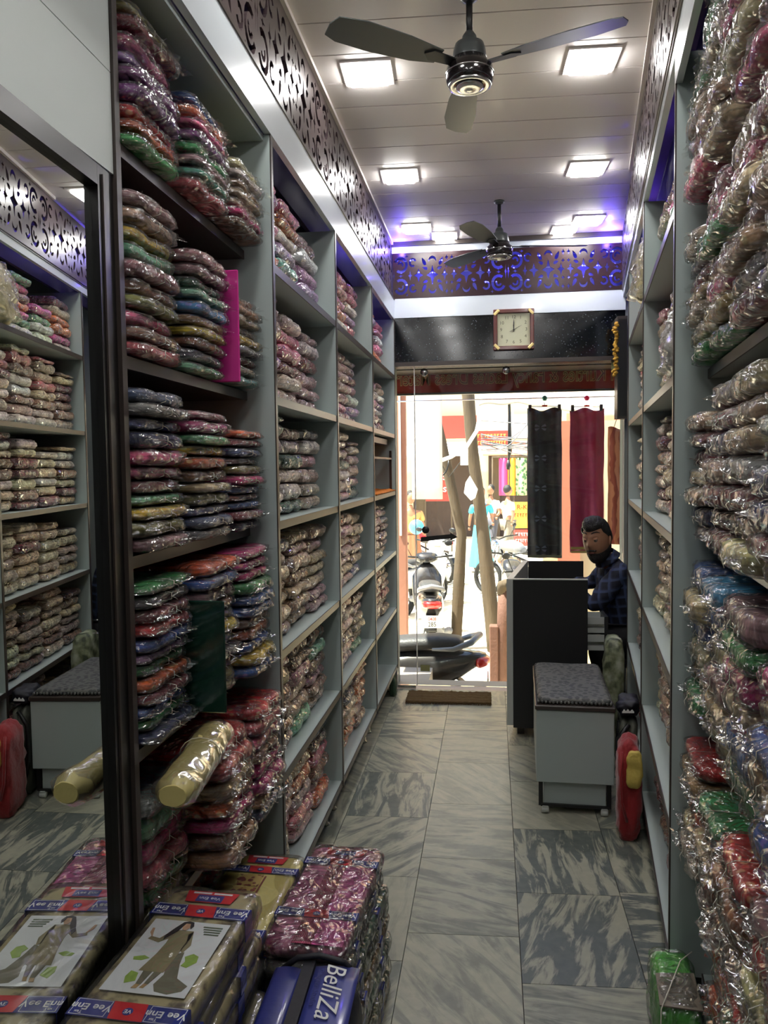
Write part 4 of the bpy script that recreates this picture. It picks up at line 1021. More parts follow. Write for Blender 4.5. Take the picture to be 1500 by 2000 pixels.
# pile C: yellow, behind
seqC = ['packolive', 'packpink', 'packgold', 'packgreen', 'packpink', 'packgold', 'packolive', 'packdark']
for i in range(8):
    pack(-.656+.005*math.sin(i*2.0), 1.965+.008*math.sin(i*1.7), i*.0462, .02*math.sin(i*1.9)-.02, M[seqC[i]], '%s cloth pack, %s from the floor in the pile under the yellow one' % (['olive', 'rose', 'gold', 'green', 'rose', 'gold', 'olive', 'dark'][i], ORD[i]), seed=i+9, group='packs piled beneath the near shelves')
tC = pack(-.656, 1.965, 8*.0462, -.03, M['yellowsilk'], 'yellow cloth pack with a maroon motif border, topmost of its pile', top=True, group='packs piled beneath the near shelves', seed=63)
bd = flat_poly('border_stripe', plain('maroon_stripe', srgb(120, 50, 40)), [[(.022, -.24), (.027, -.24), (.027, .12), (.022, .12)]], 0, 0, PT+.0012, tC, th=.0009)
for k in range(5):
    flat_poly('motif', M['goldprint'], [[(-.052, -.030), (-.042, -.018), (-.052, 0), (-.042, .018), (-.052, .030), (.018, .030), (.018, -.030)]], 0, .095-.066*k, PT+.0012, tC, th=.0009)
label_patch(tC, .205, zt); brand_belt(tC, .150, .034, PT); brand_belt(tC, -.150, .034, PT)

# ---------------------------------------------------------------- blue shoulder bag
M['bagblue'] = plain('blue_nylon', srgb(34, 42, 112), .45, var=.25, scale=8, coat=.25, bump=.2, bscale=20)
M['bagblue2'] = plain('blue_nylon_light', srgb(58, 66, 140), .4, var=.1, scale=8, coat=.3)
M['bagdark'] = plain('bag_dark', srgb(20, 20, 30), .6, bump=.2)
t = thing('shoulder_bag', 'blue and black carry bag with white script lettering, in front of the pink pile', 'bag', (-.394, 1.500, 0), .03)
def bagfn(off):
    vs_, fs_ = blob_geo(.212, .51, .395, 14, 16, 10, 3.3, off, .007, k=9, pinch=0.02, layers=1); return vs_, fs_
vs_, fs_ = bagfn(0); mb = MB(); mb.add([(a, b, max(.0003, c)) for a, b, c in vs_], fs_, True); mb.build('body', M['bagdark'], t, world=False)
def top_patch(x0, x1, y0, y1, z, sag=.01, mat=None, name='panel', th=.004):
    mb = MB()
    fn = lambda u, v: (x0+(x1-x0)*u, y0+(y1-y0)*v, z-sag*((2*u-1)**2+(2*v-1)**2)*.5)
    mb.grid(fn, 8, 8); o = mb.build(name, mat, t, world=False); md = o.modifiers.new('t', 'SOLIDIFY'); md.thickness = th; md.offset = 1; return o
top_patch(-.098, -.037, -.22, .225, .404, .010, M['bagblue'], 'blue_panel'); pr = top_patch(-.006, .096, -.22, .235, .404, .008, M['bagblue2'], 'logo_panel')
mb = MB(); mb.b2((-.035, -.24, .398), (-.008, .24, .410)); mb.b2((-.035, -.265, .02), (-.008, -.2545, .40)); mb.build('strap', M['bagdark'], t, world=False)
mb = MB(); mb.tube([(-.085, .235, .39), (-.05, .24, .415), (.0, .242, .422), (.06, .24, .41), (.085, .235, .385)], .007, 8); mb.build('handle', M['bagdark'], t, world=False)
flat_text('BelliZa', .066, M['white'], .044, .140, .412, -PI/2, pr, shear=.35, sx=1.0)
flat_text('Designer Studio', .020, M['bagblue'], .012, .15, .412, -PI/2, pr, shear=.2)
flat_poly('leaf_print', plain('leaf_print', srgb(120, 130, 60)), [[(-.09, -.15), (-.06, -.12), (-.04, -.14), (-.05, -.17), (-.08, -.18)]], 0, 0, .410, t)

# ---------------------------------------------------------------- packets at the bottom right
t = thing('cloth_packet', 'bright green film-wrapped packet on the floor at the foot of the grey panel', 'cloth packet', (.472, 2.105, 0), -.1)
vs_, fs_ = blob_geo(.105, .27, .20, 8, 12, 6, 5.1, 0, .004, k=9, pinch=0, layers=2); mb = MB(); mb.add([(a, b, max(.0003, c)) for a, b, c in vs_], fs_, True)
mb.build('folded_cloth', plain('bright_green_cloth', srgb(84, 190, 60), .5), t, world=False)
mb = MB(); mb.prism([(-.05, -.13), (.052, -.13), (.05, .02), (-.048, .0)], .199, .2025); mb.build('patch', plain('patch_brown', srgb(120, 110, 96), .5, var=.4, scale=30), t, world=False)
vs_, fs_ = blob_geo(.105, .27, .20, 10, 14, 6, 7.1, .006, .008, k=8, pinch=0); mb = MB(); mb.add([(a, b, max(.0002, c)) for a, b, c in vs_], fs_, True); mb.build('plastic_bag', M['film'], t, world=False)
mb = MB(); mb.tube([(-.05, -.14, .02), (-.048, -.142, .20), (-.03, -.1, .212), (.02, .05, .213), (.056, .1, .212)], .0015, 5); mb.build('twine', M['string'], t, world=False)
t = thing('cloth_packet', 'navy and gold film-wrapped packet right of the bright green one', 'cloth packet', (.645, 2.115, .1150), -.1)
vs_, fs_ = blob_geo(.090, .25, .12, 8, 14, 5, 6.1, 0, .004, k=9, pinch=0, layers=2); mb = MB(); mb.add(vs_, fs_, True)
mb.build('folded_cloth', print_mat('navy_gold', srgb(34, 42, 84), srgb(60, 68, 110), 8, 'wave', srgb(180, 160, 90)), t, world=False)
vs_, fs_ = blob_geo(.090, .25, .12, 10, 14, 6, 9.1, .006, .008, k=8, pinch=.1); mb = MB(); mb.add([(a, b, max(.0005, c)) for a, b, c in vs_], fs_, True); mb.build('plastic_bag', M['film'], t, world=False)

# ---------------------------------------------------------------- counter
M['ctdark'] = plain('counter_dark', srgb(32, 32, 33), 0.4, var=.08)
M['ctlight'] = plain('counter_light', srgb(186, 190, 186), 0.4)
t = thing('shop_counter', 'black-fronted shop counter with pale edges, between the stool and the doorway', 'counter', (.33, 4.95, 0))
mb = MB(); mb.hexa([(x, y, .075) for x, y in ((.080, 4.50), (.1150, 4.50), (.2400, 5.385), (.205, 5.385))]+[(x, y, .912) for x, y in ((.080, 4.50), (.1150, 4.50), (.2400, 5.385), (.205, 5.385))]); mb.build('side_panel', M['ctlight'], t)
mb = MB(); mb.hexa([(x, y, .060) for x, y in ((.1155, 4.502), (.528, 4.510), (.528, 4.530), (.1185, 4.522))]+[(x, y, .906) for x, y in ((.1155, 4.502), (.528, 4.510), (.528, 4.530), (.1185, 4.522))]); fp = mb.build('front_panel', M['ctdark'], t)
mb = MB(); mb.b2((.1155, 4.502, .9065), (.528, 4.530, .912)); mb.build('edge_band', M['ctlight'], fp)
mb = MB(); mb.b2((.2405, 5.365, .075), (.60, 5.385, .910)); mb.build('back_panel', M['ctdark'], t)
mb = MB(); mb.hexa([(x, y, .65) for x, y in ((.1200, 4.531), (.500, 4.531), (.545, 5.364), (.238, 5.364))]+[(x, y, .672) for x, y in ((.1200, 4.531), (.500, 4.531), (.545, 5.364), (.238, 5.364))]); mb.build('worktop', M['ctdark'], t)
for x, y in ((.16, 4.60), (.470, 4.56), (.27, 5.3), (.515, 5.3)):
    mb = MB(); mb.b2((x-.02, y-.02, 0), (x+.02, y+.02, .65)); mb.build('leg', M['edge'], t)
for z0, z1_ in ((.600, .690), (.500, .590)):
    mb = MB(); mb.b2((.50, 4.56, z0), (.625, 4.566, z1_)); mb.b2((.50, 4.72, z0), (.625, 4.726, z1_)); mb.b2((.50, 4.566, z0), (.625, 4.72, z0+.006)); d = mb.build('drawer', M['ctlight'], t)
    mb = MB(); mb.b2((.6255, 4.55, z0-.004), (.645, 4.736, z1_+.004)); mb.build('drawer_front', M['ctdark'], d)
    mb = MB(); mb.b2((.51, 4.554, z0+.036), (.622, 4.5595, z0+.050)); mb.build('runner', M['steel'], d)

# ---------------------------------------------------------------- stool bench
t = thing('bench_stool', 'grey box stool on casters with a grey woven seat mat, in front of the counter', 'stool', (.37, 3.86, 0), -.035)
mb = MB(); mb.box((0, 0, .3075), (.335, .70, .325), bev=.003); mb.build('box_body', M['lam'], t, world=False)
mb = MB(); mb.box((0, 0, .4815), (.345, .715, .022), bev=.004); mb.build('seat_board', M['edge'], t, world=False)
vs_, fs_ = blob_geo(.315, .67, .026, 16, 30, 3, 2.2, 0, .002, k=20, pinch=0, layers=1)
mb = MB(); mb.add([(a, b, c+.4928) for a, b, c in vs_], fs_, True)
matm = print_mat('woven_mat', srgb(58, 60, 60), srgb(96, 96, 92), 42, 'vor', coat=0.0); mb.build('seat_mat', matm, t, world=False)
fr = MB()
for k in range(120):     # little fringe loops round the mat
    a = k/120*2*(.315+.67); W_, L_ = .315, .67
    if a < W_: p = (-W_/2+a, -L_/2)
    elif a < W_+L_: p = (W_/2, -L_/2+a-W_)
    elif a < 2*W_+L_: p = (W_/2-(a-W_-L_), L_/2)
    else: p = (-W_/2, L_/2-(a-2*W_-L_))
    fr.ball((p[0], p[1], .5015), (.007, .007, .008), 6, 4)
o = fr.build('fringe', matm, t, world=False); o['kind'] = 'stuff'
mb = MB(); mb.box((0, .0, .090), (.27, .64, .105)); mb.build('base_box', M['lam'], t, world=False)
for sx in (-1, 1):
    for sy in (-1, 1):
        mb = MB(); mb.box((sx*.148, sy*.325, .0885), (.018, .018, .113)); mb.build('leg', M['black'], t, world=False)
        mb = MB(); mb.lathe([(.004, -.016), (.014, -.015), (.0148, 0), (.014, .015), (.004, .016)], c=(sx*.128, sy*.335, .015), n=14, axis='X'); mb.box((sx*.128, sy*.335, .030), (.026, .020, .006)); mb.build('caster', M['ctlight'], t, world=False)
mb = MB(); mb.box((0, -.331, .036), (.296, .012, .012)); mb.build('rail', M['black'], t, world=False)

# ---------------------------------------------------------------- bags heaped behind the stool
def soft(name, c, d, rz, mat, label, cat, seed, extra=None, k=5, amp=.012, pinch=.1):
    t_ = thing(name, label, cat, c, rz)
    vs_, fs_ = blob_geo(d[0], d[1], d[2], 12, 12, 10, seed, 0, amp, k=k, pinch=pinch, layers=1)
    mb_ = MB(); mb_.add([(a, b, max(.0004, cc)) for a, b, cc in vs_], fs_, True); mb_.build('body', mat, t_, world=False); return t_
t = soft('cloth_bag', (.560, 3.36, 0), (.095, .20, .41), -.116, M['red'], 'red cloth bag with a yellow panel, between the stool and the right shelving', 'bag', 1.7, pinch=-.05)
vs_, fs_ = blob_geo(.062, .05, .15, 8, 6, 8, 8.2, 0, .006, k=4, pinch=0, layers=1); mb = MB(); mb.add([(a+.018, b-.092, c_+.235) for a, b, c_ in vs_], fs_, True); mb.build('yellow_panel', M['yellow'], t, world=False)
mb = MB(); mb.tube([(-.03, -.09, .38), (-.035, -.115, .30), (-.03, -.12, .18), (-.01, -.115, .10)], .006, 6); mb.build('handle', M['red'], t, world=False)
M['greybag'] = plain('grey_bag', srgb(92, 94, 84), .6, bump=.4, bscale=25)
t = soft('backpack', (.600, 3.625, 0), (.085, .26, .44), -.116, M['greybag'], 'grey backpack with dark straps, leaning on the right shelving behind the red bag', 'backpack', 2.9)
mb = MB(); mb.tube([(.0, -.12, .42), (-.045, -.135, .36), (-.05, -.14, .2), (-.02, -.13, .08)], .010, 6); mb.tube([(-.040, -.05, .41), (-.046, -.03, .3), (-.044, 0, .15)], .009, 6); mb.build('strap', M['black'], t, world=False)
t = soft('cap', (.600, 3.61, .4405), (.09, .20, .075), -.116, M['bagdark'], 'black cap with a small white mark, lying on the grey backpack', 'cap', 4.2, k=3)
mb = MB(); mb.prism([(-.03, .030), (-.022, .043), (-.014, .034), (-.006, .045), (.002, .034), (.012, .044), (.02, .034), (.02, .029), (-.03, .026)], -.1, -.096, Matrix(((1, 0, 0, 0), (0, 0, 1, 0), (0, 1, 0, 0), (0, 0, 0, 1)))); mb.build('mark', M['white'], t, world=False)
M['camo'] = print_mat('camo_print', srgb(58, 66, 46), srgb(120, 126, 96), 14, 'noise', srgb(176, 180, 160))
t = soft('camouflage_bag', (.648, 4.37, 0), (.11, .26, .62), -.116, M['camo'], 'green camouflage bag standing behind the stool at the man\'s feet', 'bag', 6.0, pinch=0.0)
mb = MB(); mb.tube([(-.05, -.10, .22), (-.085, -.12, .15), (-.08, -.125, .08), (-.04, -.12, .05)], .009, 6); mb.build('strap', M['camo'], t, world=False)

# ---------------------------------------------------------------- doormat
M['coir'] = plain('coir', srgb(104, 82, 48), .95, var=.35, scale=60, bump=1.0, bscale=120, stretch=(.3, 2, 1))
t = thing('doormat', 'worn brown coir doormat lying just inside the glass door', 'doormat', (-.29, 5.24, 0), .012)
mb = MB()
mb.grid(lambda u, v: (-.28+.56*u+.006*noise.noise(Vector((v*9, u*3, 1))), -.13+.24*v+.006*noise.noise(Vector((u*16, 3, v))), (.016+.006*noise.noise(Vector((u*26, v*14, 0)))+.004*math.sin(v*26+2*noise.noise(Vector((u*5, v, 4)))))), 40, 14)
o = mb.build('mat_pile', M['coir'], t, world=False); md = o.modifiers.new('t', 'SOLIDIFY'); md.thickness = .0125; md.offset = -1
fr = MB(); frn = random.Random(5)
for k in range(90):
    x = -.28+.56*k/89; fr.tube([(x, -.125, .007), (x+frn.uniform(-.006, .006), -.137-.012*frn.random(), .004)], .0022, 4)
    fr.tube([(x, .107, .007), (x+frn.uniform(-.006, .006), .118+.01*frn.random(), .004)], .0022, 4)
o = fr.build('fringe', M['coir'], t, world=False); o['kind'] = 'stuff'

# ---------------------------------------------------------------- wall clock
t = thing('wall_clock', 'square wall clock in a red-brown frame with gold corners, over the doorway', 'clock', (.150, YB-.002, 2.322))
M['clockwood'] = plain('clock_wood', srgb(92, 34, 26), .3, coat=.5); M['gold'] = plain('gold_metal', srgb(200, 178, 120), .3, metal=.8)
M['dial'] = plain('dial_cream', srgb(222, 222, 190), .5, var=.02); M['dialglass'] = M['glass']; M['num'] = plain('numeral', srgb(110, 108, 80), .6); M['hand'] = plain('clock_hand', srgb(28, 28, 26), .5)
h = .134; y0_ = -.030
for a, b in (((-h, y0_, 0), (h, 0, .026)), ((-h, y0_, 2*h-.026), (h, 0, 2*h)), ((-h, y0_, .0265), (-h+.026, 0, 2*h-.0265)), ((h-.026, y0_, .0265), (h, 0, 2*h-.0265))):
    mb = MB(); mb.b2(a, b, bev=.004); mb.build('frame', M['clockwood'], t, world=False)
mb = MB(); mb.b2((-h+.0265, -.014, .0265), (h-.0265, -.001, 2*h-.0265)); dl = mb.build('dial', M['dial'], t, world=False)
for sx in (-1, 1):
    for sz in (-1, 1):
        cx, cz = sx*(h-.021), h+sz*(h-.021); R = Matrix.Rotation(sx*sz*-PI/4, 3, 'Y')
        mb = MB(); mb.box((cx, -.022, cz), (.020, .024, .046), rot=R.copy(), bev=.003); mb.build('corner_bracket', M['gold'], t, world=False)
Mface = Matrix(((1, 0, 0, 0), (0, 0, -1, 0), (0, 1, 0, 0), (0, 0, 0, 1)))
for n_ in range(1, 13):
    a = n_*PI/6; rr = .083; x = rr*math.sin(a); zz = rr*math.cos(a)
    k = max(abs(math.sin(a)), abs(math.cos(a))); x /= k**.6; zz /= k**.6
    o = text_mesh(str(n_), .030, M['num'], Matrix.Translation((x, -.0148, h+zz)) @ Mface, 'numeral', None, .0004); o.parent = dl
def hand(a, ln, wd, nm, dy, tail=.015):
    mb = MB(); R = Matrix.Translation((0, dy, h)) @ Matrix.Rotation(a, 4, 'Y') @ Matrix(((1, 0, 0, 0), (0, 0, -1, 0), (0, 1, 0, 0), (0, 0, 0, 1)))
    mb.prism([(-wd/2, -tail), (wd/2, -tail), (wd*.8, ln*.6), (0, ln), (-wd*.8, ln*.6)], 0, .0010, R); return mb.build(nm, M['hand'], t, world=False)
hand(0.0, .050, .005, 'hour_hand', -.0155); hand(.02, .074, .004, 'minute_hand', -.0170); hand(math.radians(63), .062, .0015, 'second_hand', -.0185, .03)
mb = MB(); mb.lathe([(.005, -.004), (.005, .004)], c=(0, -.017, h), n=10, axis='Y'); mb.build('hub', M['hand'], t, world=False)

# ---------------------------------------------------------------- small shrine in the left column
t = thing('wall_shrine', 'small brown shrine with a framed picture and marigold cloth, in the end cubby', 'shrine', (-.80, 4.93, 1.3845))
M['shrinewood'] = plain('shrine_wood', srgb(66, 42, 32), .4, var=.3, scale=14)
mb = MB(); mb.b2((-1.08, 4.47, 1.3845), (-1.065, 5.40, 1.735)); mb.b2((-1.0645, 4.47, 1.700), (-.70, 5.40, 1.735)); mb.build('cabinet_back', M['shrinewood'], t)
for y in (4.50, 5.375):
    mb = MB(); mb.b2((-.69, y-.008, 1.3845), (-.674, y+.008, 1.66)); mb.build('post', M['shrinewood'], t)
mb = MB(); mb.b2((-.69, 4.509, 1.60), (-.674, 5.366, 1.612)); mb.build('rail', M['shrinewood'], t)
mb = MB(); mb.b2((-.95, 4.70, 1.392), (-.93, 5.15, 1.68)); f = mb.build('picture_frame', M['gold'], t); mb = MB(); mb.b2((-.9295, 4.73, 1.42), (-.927, 5.12, 1.655)); mb.build('picture', print_mat('shrine_picture', srgb(60, 30, 30), srgb(120, 80, 60), 9), f)
mb = MB(); mb.grid(lambda u, v: (-.90+.25*v+.0*u, 4.50+.87*u, 1.392+.012*abs(noise.noise(Vector((u*30, v*8, 2))))+(0 if v < .93 else -.004)), 60, 8)
o = mb.build('marigold_cloth', plain('marigold', srgb(214, 122, 30), .8, var=.3, scale=40, bump=.6), t); md = o.modifiers.new('t', 'SOLIDIFY'); md.thickness = .006; md.offset = -1
for k, (yy_, rr) in enumerate(((4.62, .022), (4.80, .03), (5.22, .025))):
    mb = MB(); mb.lathe([(rr*.5, 0), (rr, .012), (rr*.8, .03), (rr*.35, .04), (rr*.2, .07)], c=(-.80, yy_, 1.405), n=12); mb.build('lamp_pot', M['gold'], t)

# ---------------------------------------------------------------- pieces at the far end of the right shelving
t = thing('marigold_garland', 'hanging marigold garland beside the lintel at the far right', 'garland', (.80, 5.30, 2.12)); mb = MB(); gr = random.Random(3)
for k in range(40): mb.ball((.79+.012*gr.uniform(-1, 1), 5.30+.015*gr.uniform(-1, 1), 2.12+.0085*k), (.014, .014, .010), 6, 4)
o = mb.build('flowers', plain('marigold_gold', srgb(196, 150, 50), .8), t); o['kind'] = 'stuff'
t = thing('shutter_box', 'dark upright metal case at the far end of the right shelving', 'metal case', (.83, 5.34, 1.845)); mb = MB(); mb.b2((.806, 5.32, 1.845), (.868, 5.445, 2.50)); mb.build('case', M['edge'], t)
mb = MB(); mb.b2((.812, 5.318, 1.86), (.864, 5.3198, 2.48)); mb.build('cover', M['blackframe'], t)
# film bags poking out of the right cubbies
for (y, z, c, s, lab) in ((3.66, 2.256, 'cream', (.20, .20, .30), 'big milky plastic bag bulging out of the top right cubby by the lattice'), (2.45, 1.796, 'white', (.2, .16, .22), 'milky plastic bag poking out of the cubby beside the grey panel')):
    x = XR(y)+.075
    t = thing('plastic_sack', lab, 'plastic bag', (x, y, z), -PI/2-RA)
    vs_, fs_ = blob_geo(s[0], s[1], s[2], 12, 10, 12, 3+y, 0, .014, k=3.0, pinch=0, clamp=True); mb = MB(); mb.add([(a, b*(1.15-c_/s[2]*.5), c_) for a, b, c_ in vs_], fs_, True); mb.build('contents', plain('contents_'+c, srgb(*CN[c]), .5, coat=1.0, bump=1.0, bscale=30), t, world=False)
    vs_, fs_ = blob_geo(s[0], s[1], s[2], 16, 12, 14, 5+y, .008, .02, k=3.0, pinch=0, clamp=True); mb = MB(); mb.add([(a, b*(1.2-c_/s[2]*.5), c_+.002) for a, b, c_ in vs_], fs_, True); mb.build('plastic_bag', M['film'], t, world=False)
# ================================================================== the seated man
def skin_body(name, joints, edges, mat, parent, sub=2, root=0):
    me = bpy.data.meshes.new(name); me.from_pydata([j[0] for j in joints], edges, []); o = bpy.data.objects.new(name, me); link(o)
    sm = o.modifiers.new('skin', 'SKIN'); sm.use_smooth_shade = True; sm.branch_smoothing = .6
    for i, j in enumerate(joints):
        r = j[1]; me.skin_vertices[0].data[i].radius = (r, r) if not isinstance(r, tuple) else r
    me.skin_vertices[0].data[root].use_root = True
    ss = o.modifiers.new('sub', 'SUBSURF'); ss.levels = sub; ss.render_levels = sub
    dg = bpy.context.evaluated_depsgraph_get(); me2 = bpy.data.meshes.new_from_object(o.evaluated_get(dg)); bpy.data.objects.remove(o)
    me2.name = name
    return me2
man = thing('person', 'bearded man in a navy checked shirt seated behind the counter, looking round', 'person', (.78, 5.02, 0), 0)
OFF = Vector(man.location)
M['skin'] = plain('skin', srgb(150, 106, 80), .55, var=.06, scale=20)
M['hair'] = plain('hair', srgb(18, 15, 14), .5, var=.4, scale=60, bump=.8, bscale=120)
M['beard'] = plain('beard', srgb(24, 18, 16), .7, var=.4, scale=80, bump=.8, bscale=150)
M['trousers'] = plain('trousers', srgb(20, 20, 24), .8, bump=.3, bscale=30)
def check_mat():
    m, t_, out = nodes_of('checked_shirt'); b = N(t_, 'ShaderNodeBsdfPrincipled'); t_.links.new(b.outputs[0], out.inputs[0])
    tc = N(t_, 'ShaderNodeTexCoord'); mp = N(t_, 'ShaderNodeMapping'); mp.inputs['Rotation'].default_value = (.0, .12, .45); t_.links.new(tc.outputs['Object'], mp.inputs[0])
    sp = N(t_, 'ShaderNodeSeparateXYZ'); t_.links.new(mp.outputs[0], sp.inputs[0]); facs = []
    for k, (ax, fr) in enumerate(((0, 17.0), (2, 17.0))):
        mu = N(t_, 'ShaderNodeMath', operation='MULTIPLY'); mu.inputs[1].default_value = fr; t_.links.new(sp.outputs[ax], mu.inputs[0])
        fc = N(t_, 'ShaderNodeMath', operation='FRACT'); t_.links.new(mu.outputs[0], fc.inputs[0])
        r = N(t_, 'ShaderNodeValToRGB'); r.color_ramp.interpolation = 'CONSTANT'; e = r.color_ramp.elements
        e[0].position = 0; e[0].color = (0, 0, 0, 1); e[1].position = .62; e[1].color = (.8, .8, .8, 1); e2 = r.color_ramp.elements.new(.86); e2.color = (.2, .2, .2, 1)
        t_.links.new(fc.outputs[0], r.inputs[0]); facs.append(r)
    ad = N(t_, 'ShaderNodeMath', operation='ADD', use_clamp=True); t_.links.new(facs[0].outputs[0], ad.inputs[0]); t_.links.new(facs[1].outputs[0], ad.inputs[1])
    mx = N(t_, 'ShaderNodeMix', data_type='RGBA'); mx.inputs[6].default_value = rgb(srgb(24, 26, 42)); mx.inputs[7].default_value = rgb(srgb(62, 74, 108)); t_.links.new(ad.outputs[0], mx.inputs[0])
    t_.links.new(mx.outputs[2], b.inputs['Base Color']); b.inputs['Roughness'].default_value = .8
    n = N(t_, 'ShaderNodeTexNoise'); n.inputs['Scale'].default_value = 14; t_.links.new(tc.outputs['Object'], n.inputs['Vector'])
    bp = N(t_, 'ShaderNodeBump'); bp.inputs['Strength'].default_value = .6; bp.inputs['Distance'].default_value = .03; t_.links.new(n.outputs[0], bp.inputs['Height']); t_.links.new(bp.outputs[0], b.inputs['Normal'])
    return m
M['check'] = check_mat()
V = Vector
# joints in world coordinates
pelvis, waist, chest, neck0, neck1 = V((.805, 5.04, .51)), V((.785, 5.03, .64)), V((.755, 5.00, .82)), V((.715, 4.975, .945)), V((.672, 4.955, 1.015))
shL, elL, wrL = V((.745, 4.86, .915)), V((.612, 4.84, .700)), V((.450, 4.98, .790))
shR, elR, wrR = V((.720, 5.14, .900)), V((.640, 5.20, .790)), V((.460, 5.14, .790))
hipL, knL, anL, toL = V((.790, 4.94, .48)), V((.610, 4.86, .46)), V((.735, 4.83, .075)), V((.655, 4.75, .035))
hipR, knR, anR, toR = V((.800, 5.14, .49)), V((.46, 5.12, .52)), V((.52, 5.16, .075)), V((.42, 5.13, .035))
# body under the clothes with head: one continuous mesh
J = [(pelvis, .07), (waist, .065), (chest, .07), (neck0, .055), (neck1, .050), (shL, .048), (elL, .038), (wrL, .024), (shR, .048), (elR, .038), (wrR, .024), (hipL, .07), (knL, .05), (anL, .032), (hipR, .07), (knR, .05), (anR, .032)]
E_ = [(0, 1), (1, 2), (2, 3), (3, 4), (2, 5), (5, 6), (6, 7), (2, 8), (8, 9), (9, 10), (0, 11), (11, 12), (12, 13), (0, 14), (14, 15), (15, 16)]
bm_body = skin_body('body', J, E_, M['skin'], man)
mb = MB(); mb.add([v.co - OFF for v in bm_body.vertices], [list(p.vertices) for p in bm_body.polygons], True)
HC = V((.626, 4.905, 1.092)); HS = 1.05; HR = Matrix.Rotation(math.radians(-34), 3, 'Z') @ Matrix.Rotation(math.radians(-5), 3, 'Y') @ Matrix.Rotation(math.radians(4), 3, 'X')
def gs(x, s): return math.exp(-(x/s)**2)
def head_pt(u, v, off=0.0):
    """u longitude (0 = face, front -y), v latitude -1..1"""
    a = (u-.5)*2*PI; ph = v*PI/2; sx, sy = math.sin(a), -math.cos(a)
    z = math.sin(ph); c = math.cos(ph)**.85
    w_ = .074*(1-.10*max(0, -z))*(1-.30*max(0, -z-.35)); dpt = .094 if sy > 0 else .088
    x = sx*c*w_; y = sy*c*dpt; zz = z*.122
    f = max(0, -sy)
    y -= f*(.024*gs(x, .011)*gs(zz+.018, .020)*1.0 + .010*gs(x, .010)*gs(zz-.012, .022) + .006*gs(zz-.034, .010)*gs(x, .05) + .006*gs(zz+.050, .010)*gs(x, .022) + .010*gs(zz+.092, .018)*gs(x, .024))
    y += f*(.009*gs(abs(x)-.031, .014)*gs(zz-.014, .013))
    L = math.sqrt(x*x+y*y+zz*zz) or 1
    return V((x+x/L*off, y+y/L*off, zz+zz/L*off))
def HT(p): return HR @ (p*HS) + HC - OFF
o_ = len(mb.v); mb.grid(lambda u, v: HT(head_pt(u, -1+2*v*.999+.0005)), 48, 40, closeu=True)
for s in (-1, 1):   # ears
    mb.ball(tuple(HT(V((s*.077, .008, -.004)))), (.010, .018, .030), 10, 8)
def hand_geo(mb, wr, dirv, up, s=1):
    """palm, four bent fingers of unequal length and a thumb"""
    d = dirv.normalized(); n_ = up.normalized(); sd = d.cross(n_).normalized()*s
    P = lambda a, b, c: tuple(wr-OFF+d*a+sd*b+n_*c)
    mb.tube([P(-.01, 0, 0), P(.02, 0, 0), P(.05, .0, .002), P(.085, 0, 0)], [.022, .027, .032, .026], 10)
    for i, ln in enumerate((.062, .072, .068, .052)):
        b = -.027+.018*i
        mb.tube([P(.07, b*.8, 0), P(.085+ln*.35, b, .004), P(.085+ln*.75, b*1.05, -.006), P(.085+ln*.95, b*1.05, -.020)], [.0095, .009, .008, .0065], 8)
    mb.tube([P(.02, -.022, 0), P(.045, -.042, -.004), P(.072, -.050, -.012)], [.012, .010, .008], 8)
hand_geo(mb, wrL, V((-1, .35, -.02)), V((0, 0, 1)), 1); hand_geo(mb, wrR, V((-1, -.2, -.02)), V((0, 0, 1)), -1)
mb.build('body', M['skin'], man, world=False)
# features
def patch(fn, nu, nv, name, mat, **k):
    m_ = MB(); m_.grid(fn, nu, nv, **k); return m_.build(name, mat, man, world=False)
def hairfn(u, v):
    # from the fringe line over the top to the nape
    a = abs((u-.5)*2)                       # 0 face .. 1 back
    base = .42-.10*gs(a-.0, .25) if a < .34 else (.30-1.15*(a-.34) if a < .55 else .06-.9*(a-.55))
    lo = max(-.42, base); vv = lo+(1-lo)*v
    off = .006+.013*v**.5
    off += .022*gs(a, .42)*gs(v-.35, .45)          # swept-up quiff
    p = head_pt(u, vv*.9995, off*(1+.25*noise.noise(V((u*30, v*5, 1)))))
    if v < .03: p = head_pt(u, vv, -.002)
    return HT(p)
patch(hairfn, 60, 18, 'hair', M['hair'], closeu=True)
def beardfn(u, v):
    uu = .5+(u-.5)*.66; a = abs(u-.5)*2
    top = -.36+.05*gs(a, .2)+(.42*a**3); bot = -.97
    vv = bot+(top-bot)*v
    off = .010*math.sin(PI*min(1, v*1.05+.02))**.5*(1+.2*noise.noise(V((u*40, v*20, 3)))) + .006*(1-v)
    if v > .96 or a > .97: off = -.001
    return HT(head_pt(uu, vv, off))
patch(beardfn, 36, 16, 'beard', M['beard'])
patch(lambda u, v: HT(head_pt(.5+(u-.5)*.15, -.285+.045*v+.03*gs(u-.5, .25), .0065*math.sin(PI*v)*math.sin(PI*u)**.4+.001)), 16, 6, 'moustache', M['beard'])
patch(lambda u, v: HT(head_pt(.5+(u-.5)*.105, -.345+.05*v, .006*math.sin(PI*v)*math.sin(PI*u)**.5+.004)), 12, 6, 'lips', plain('lips', srgb(130, 76, 66), .5))
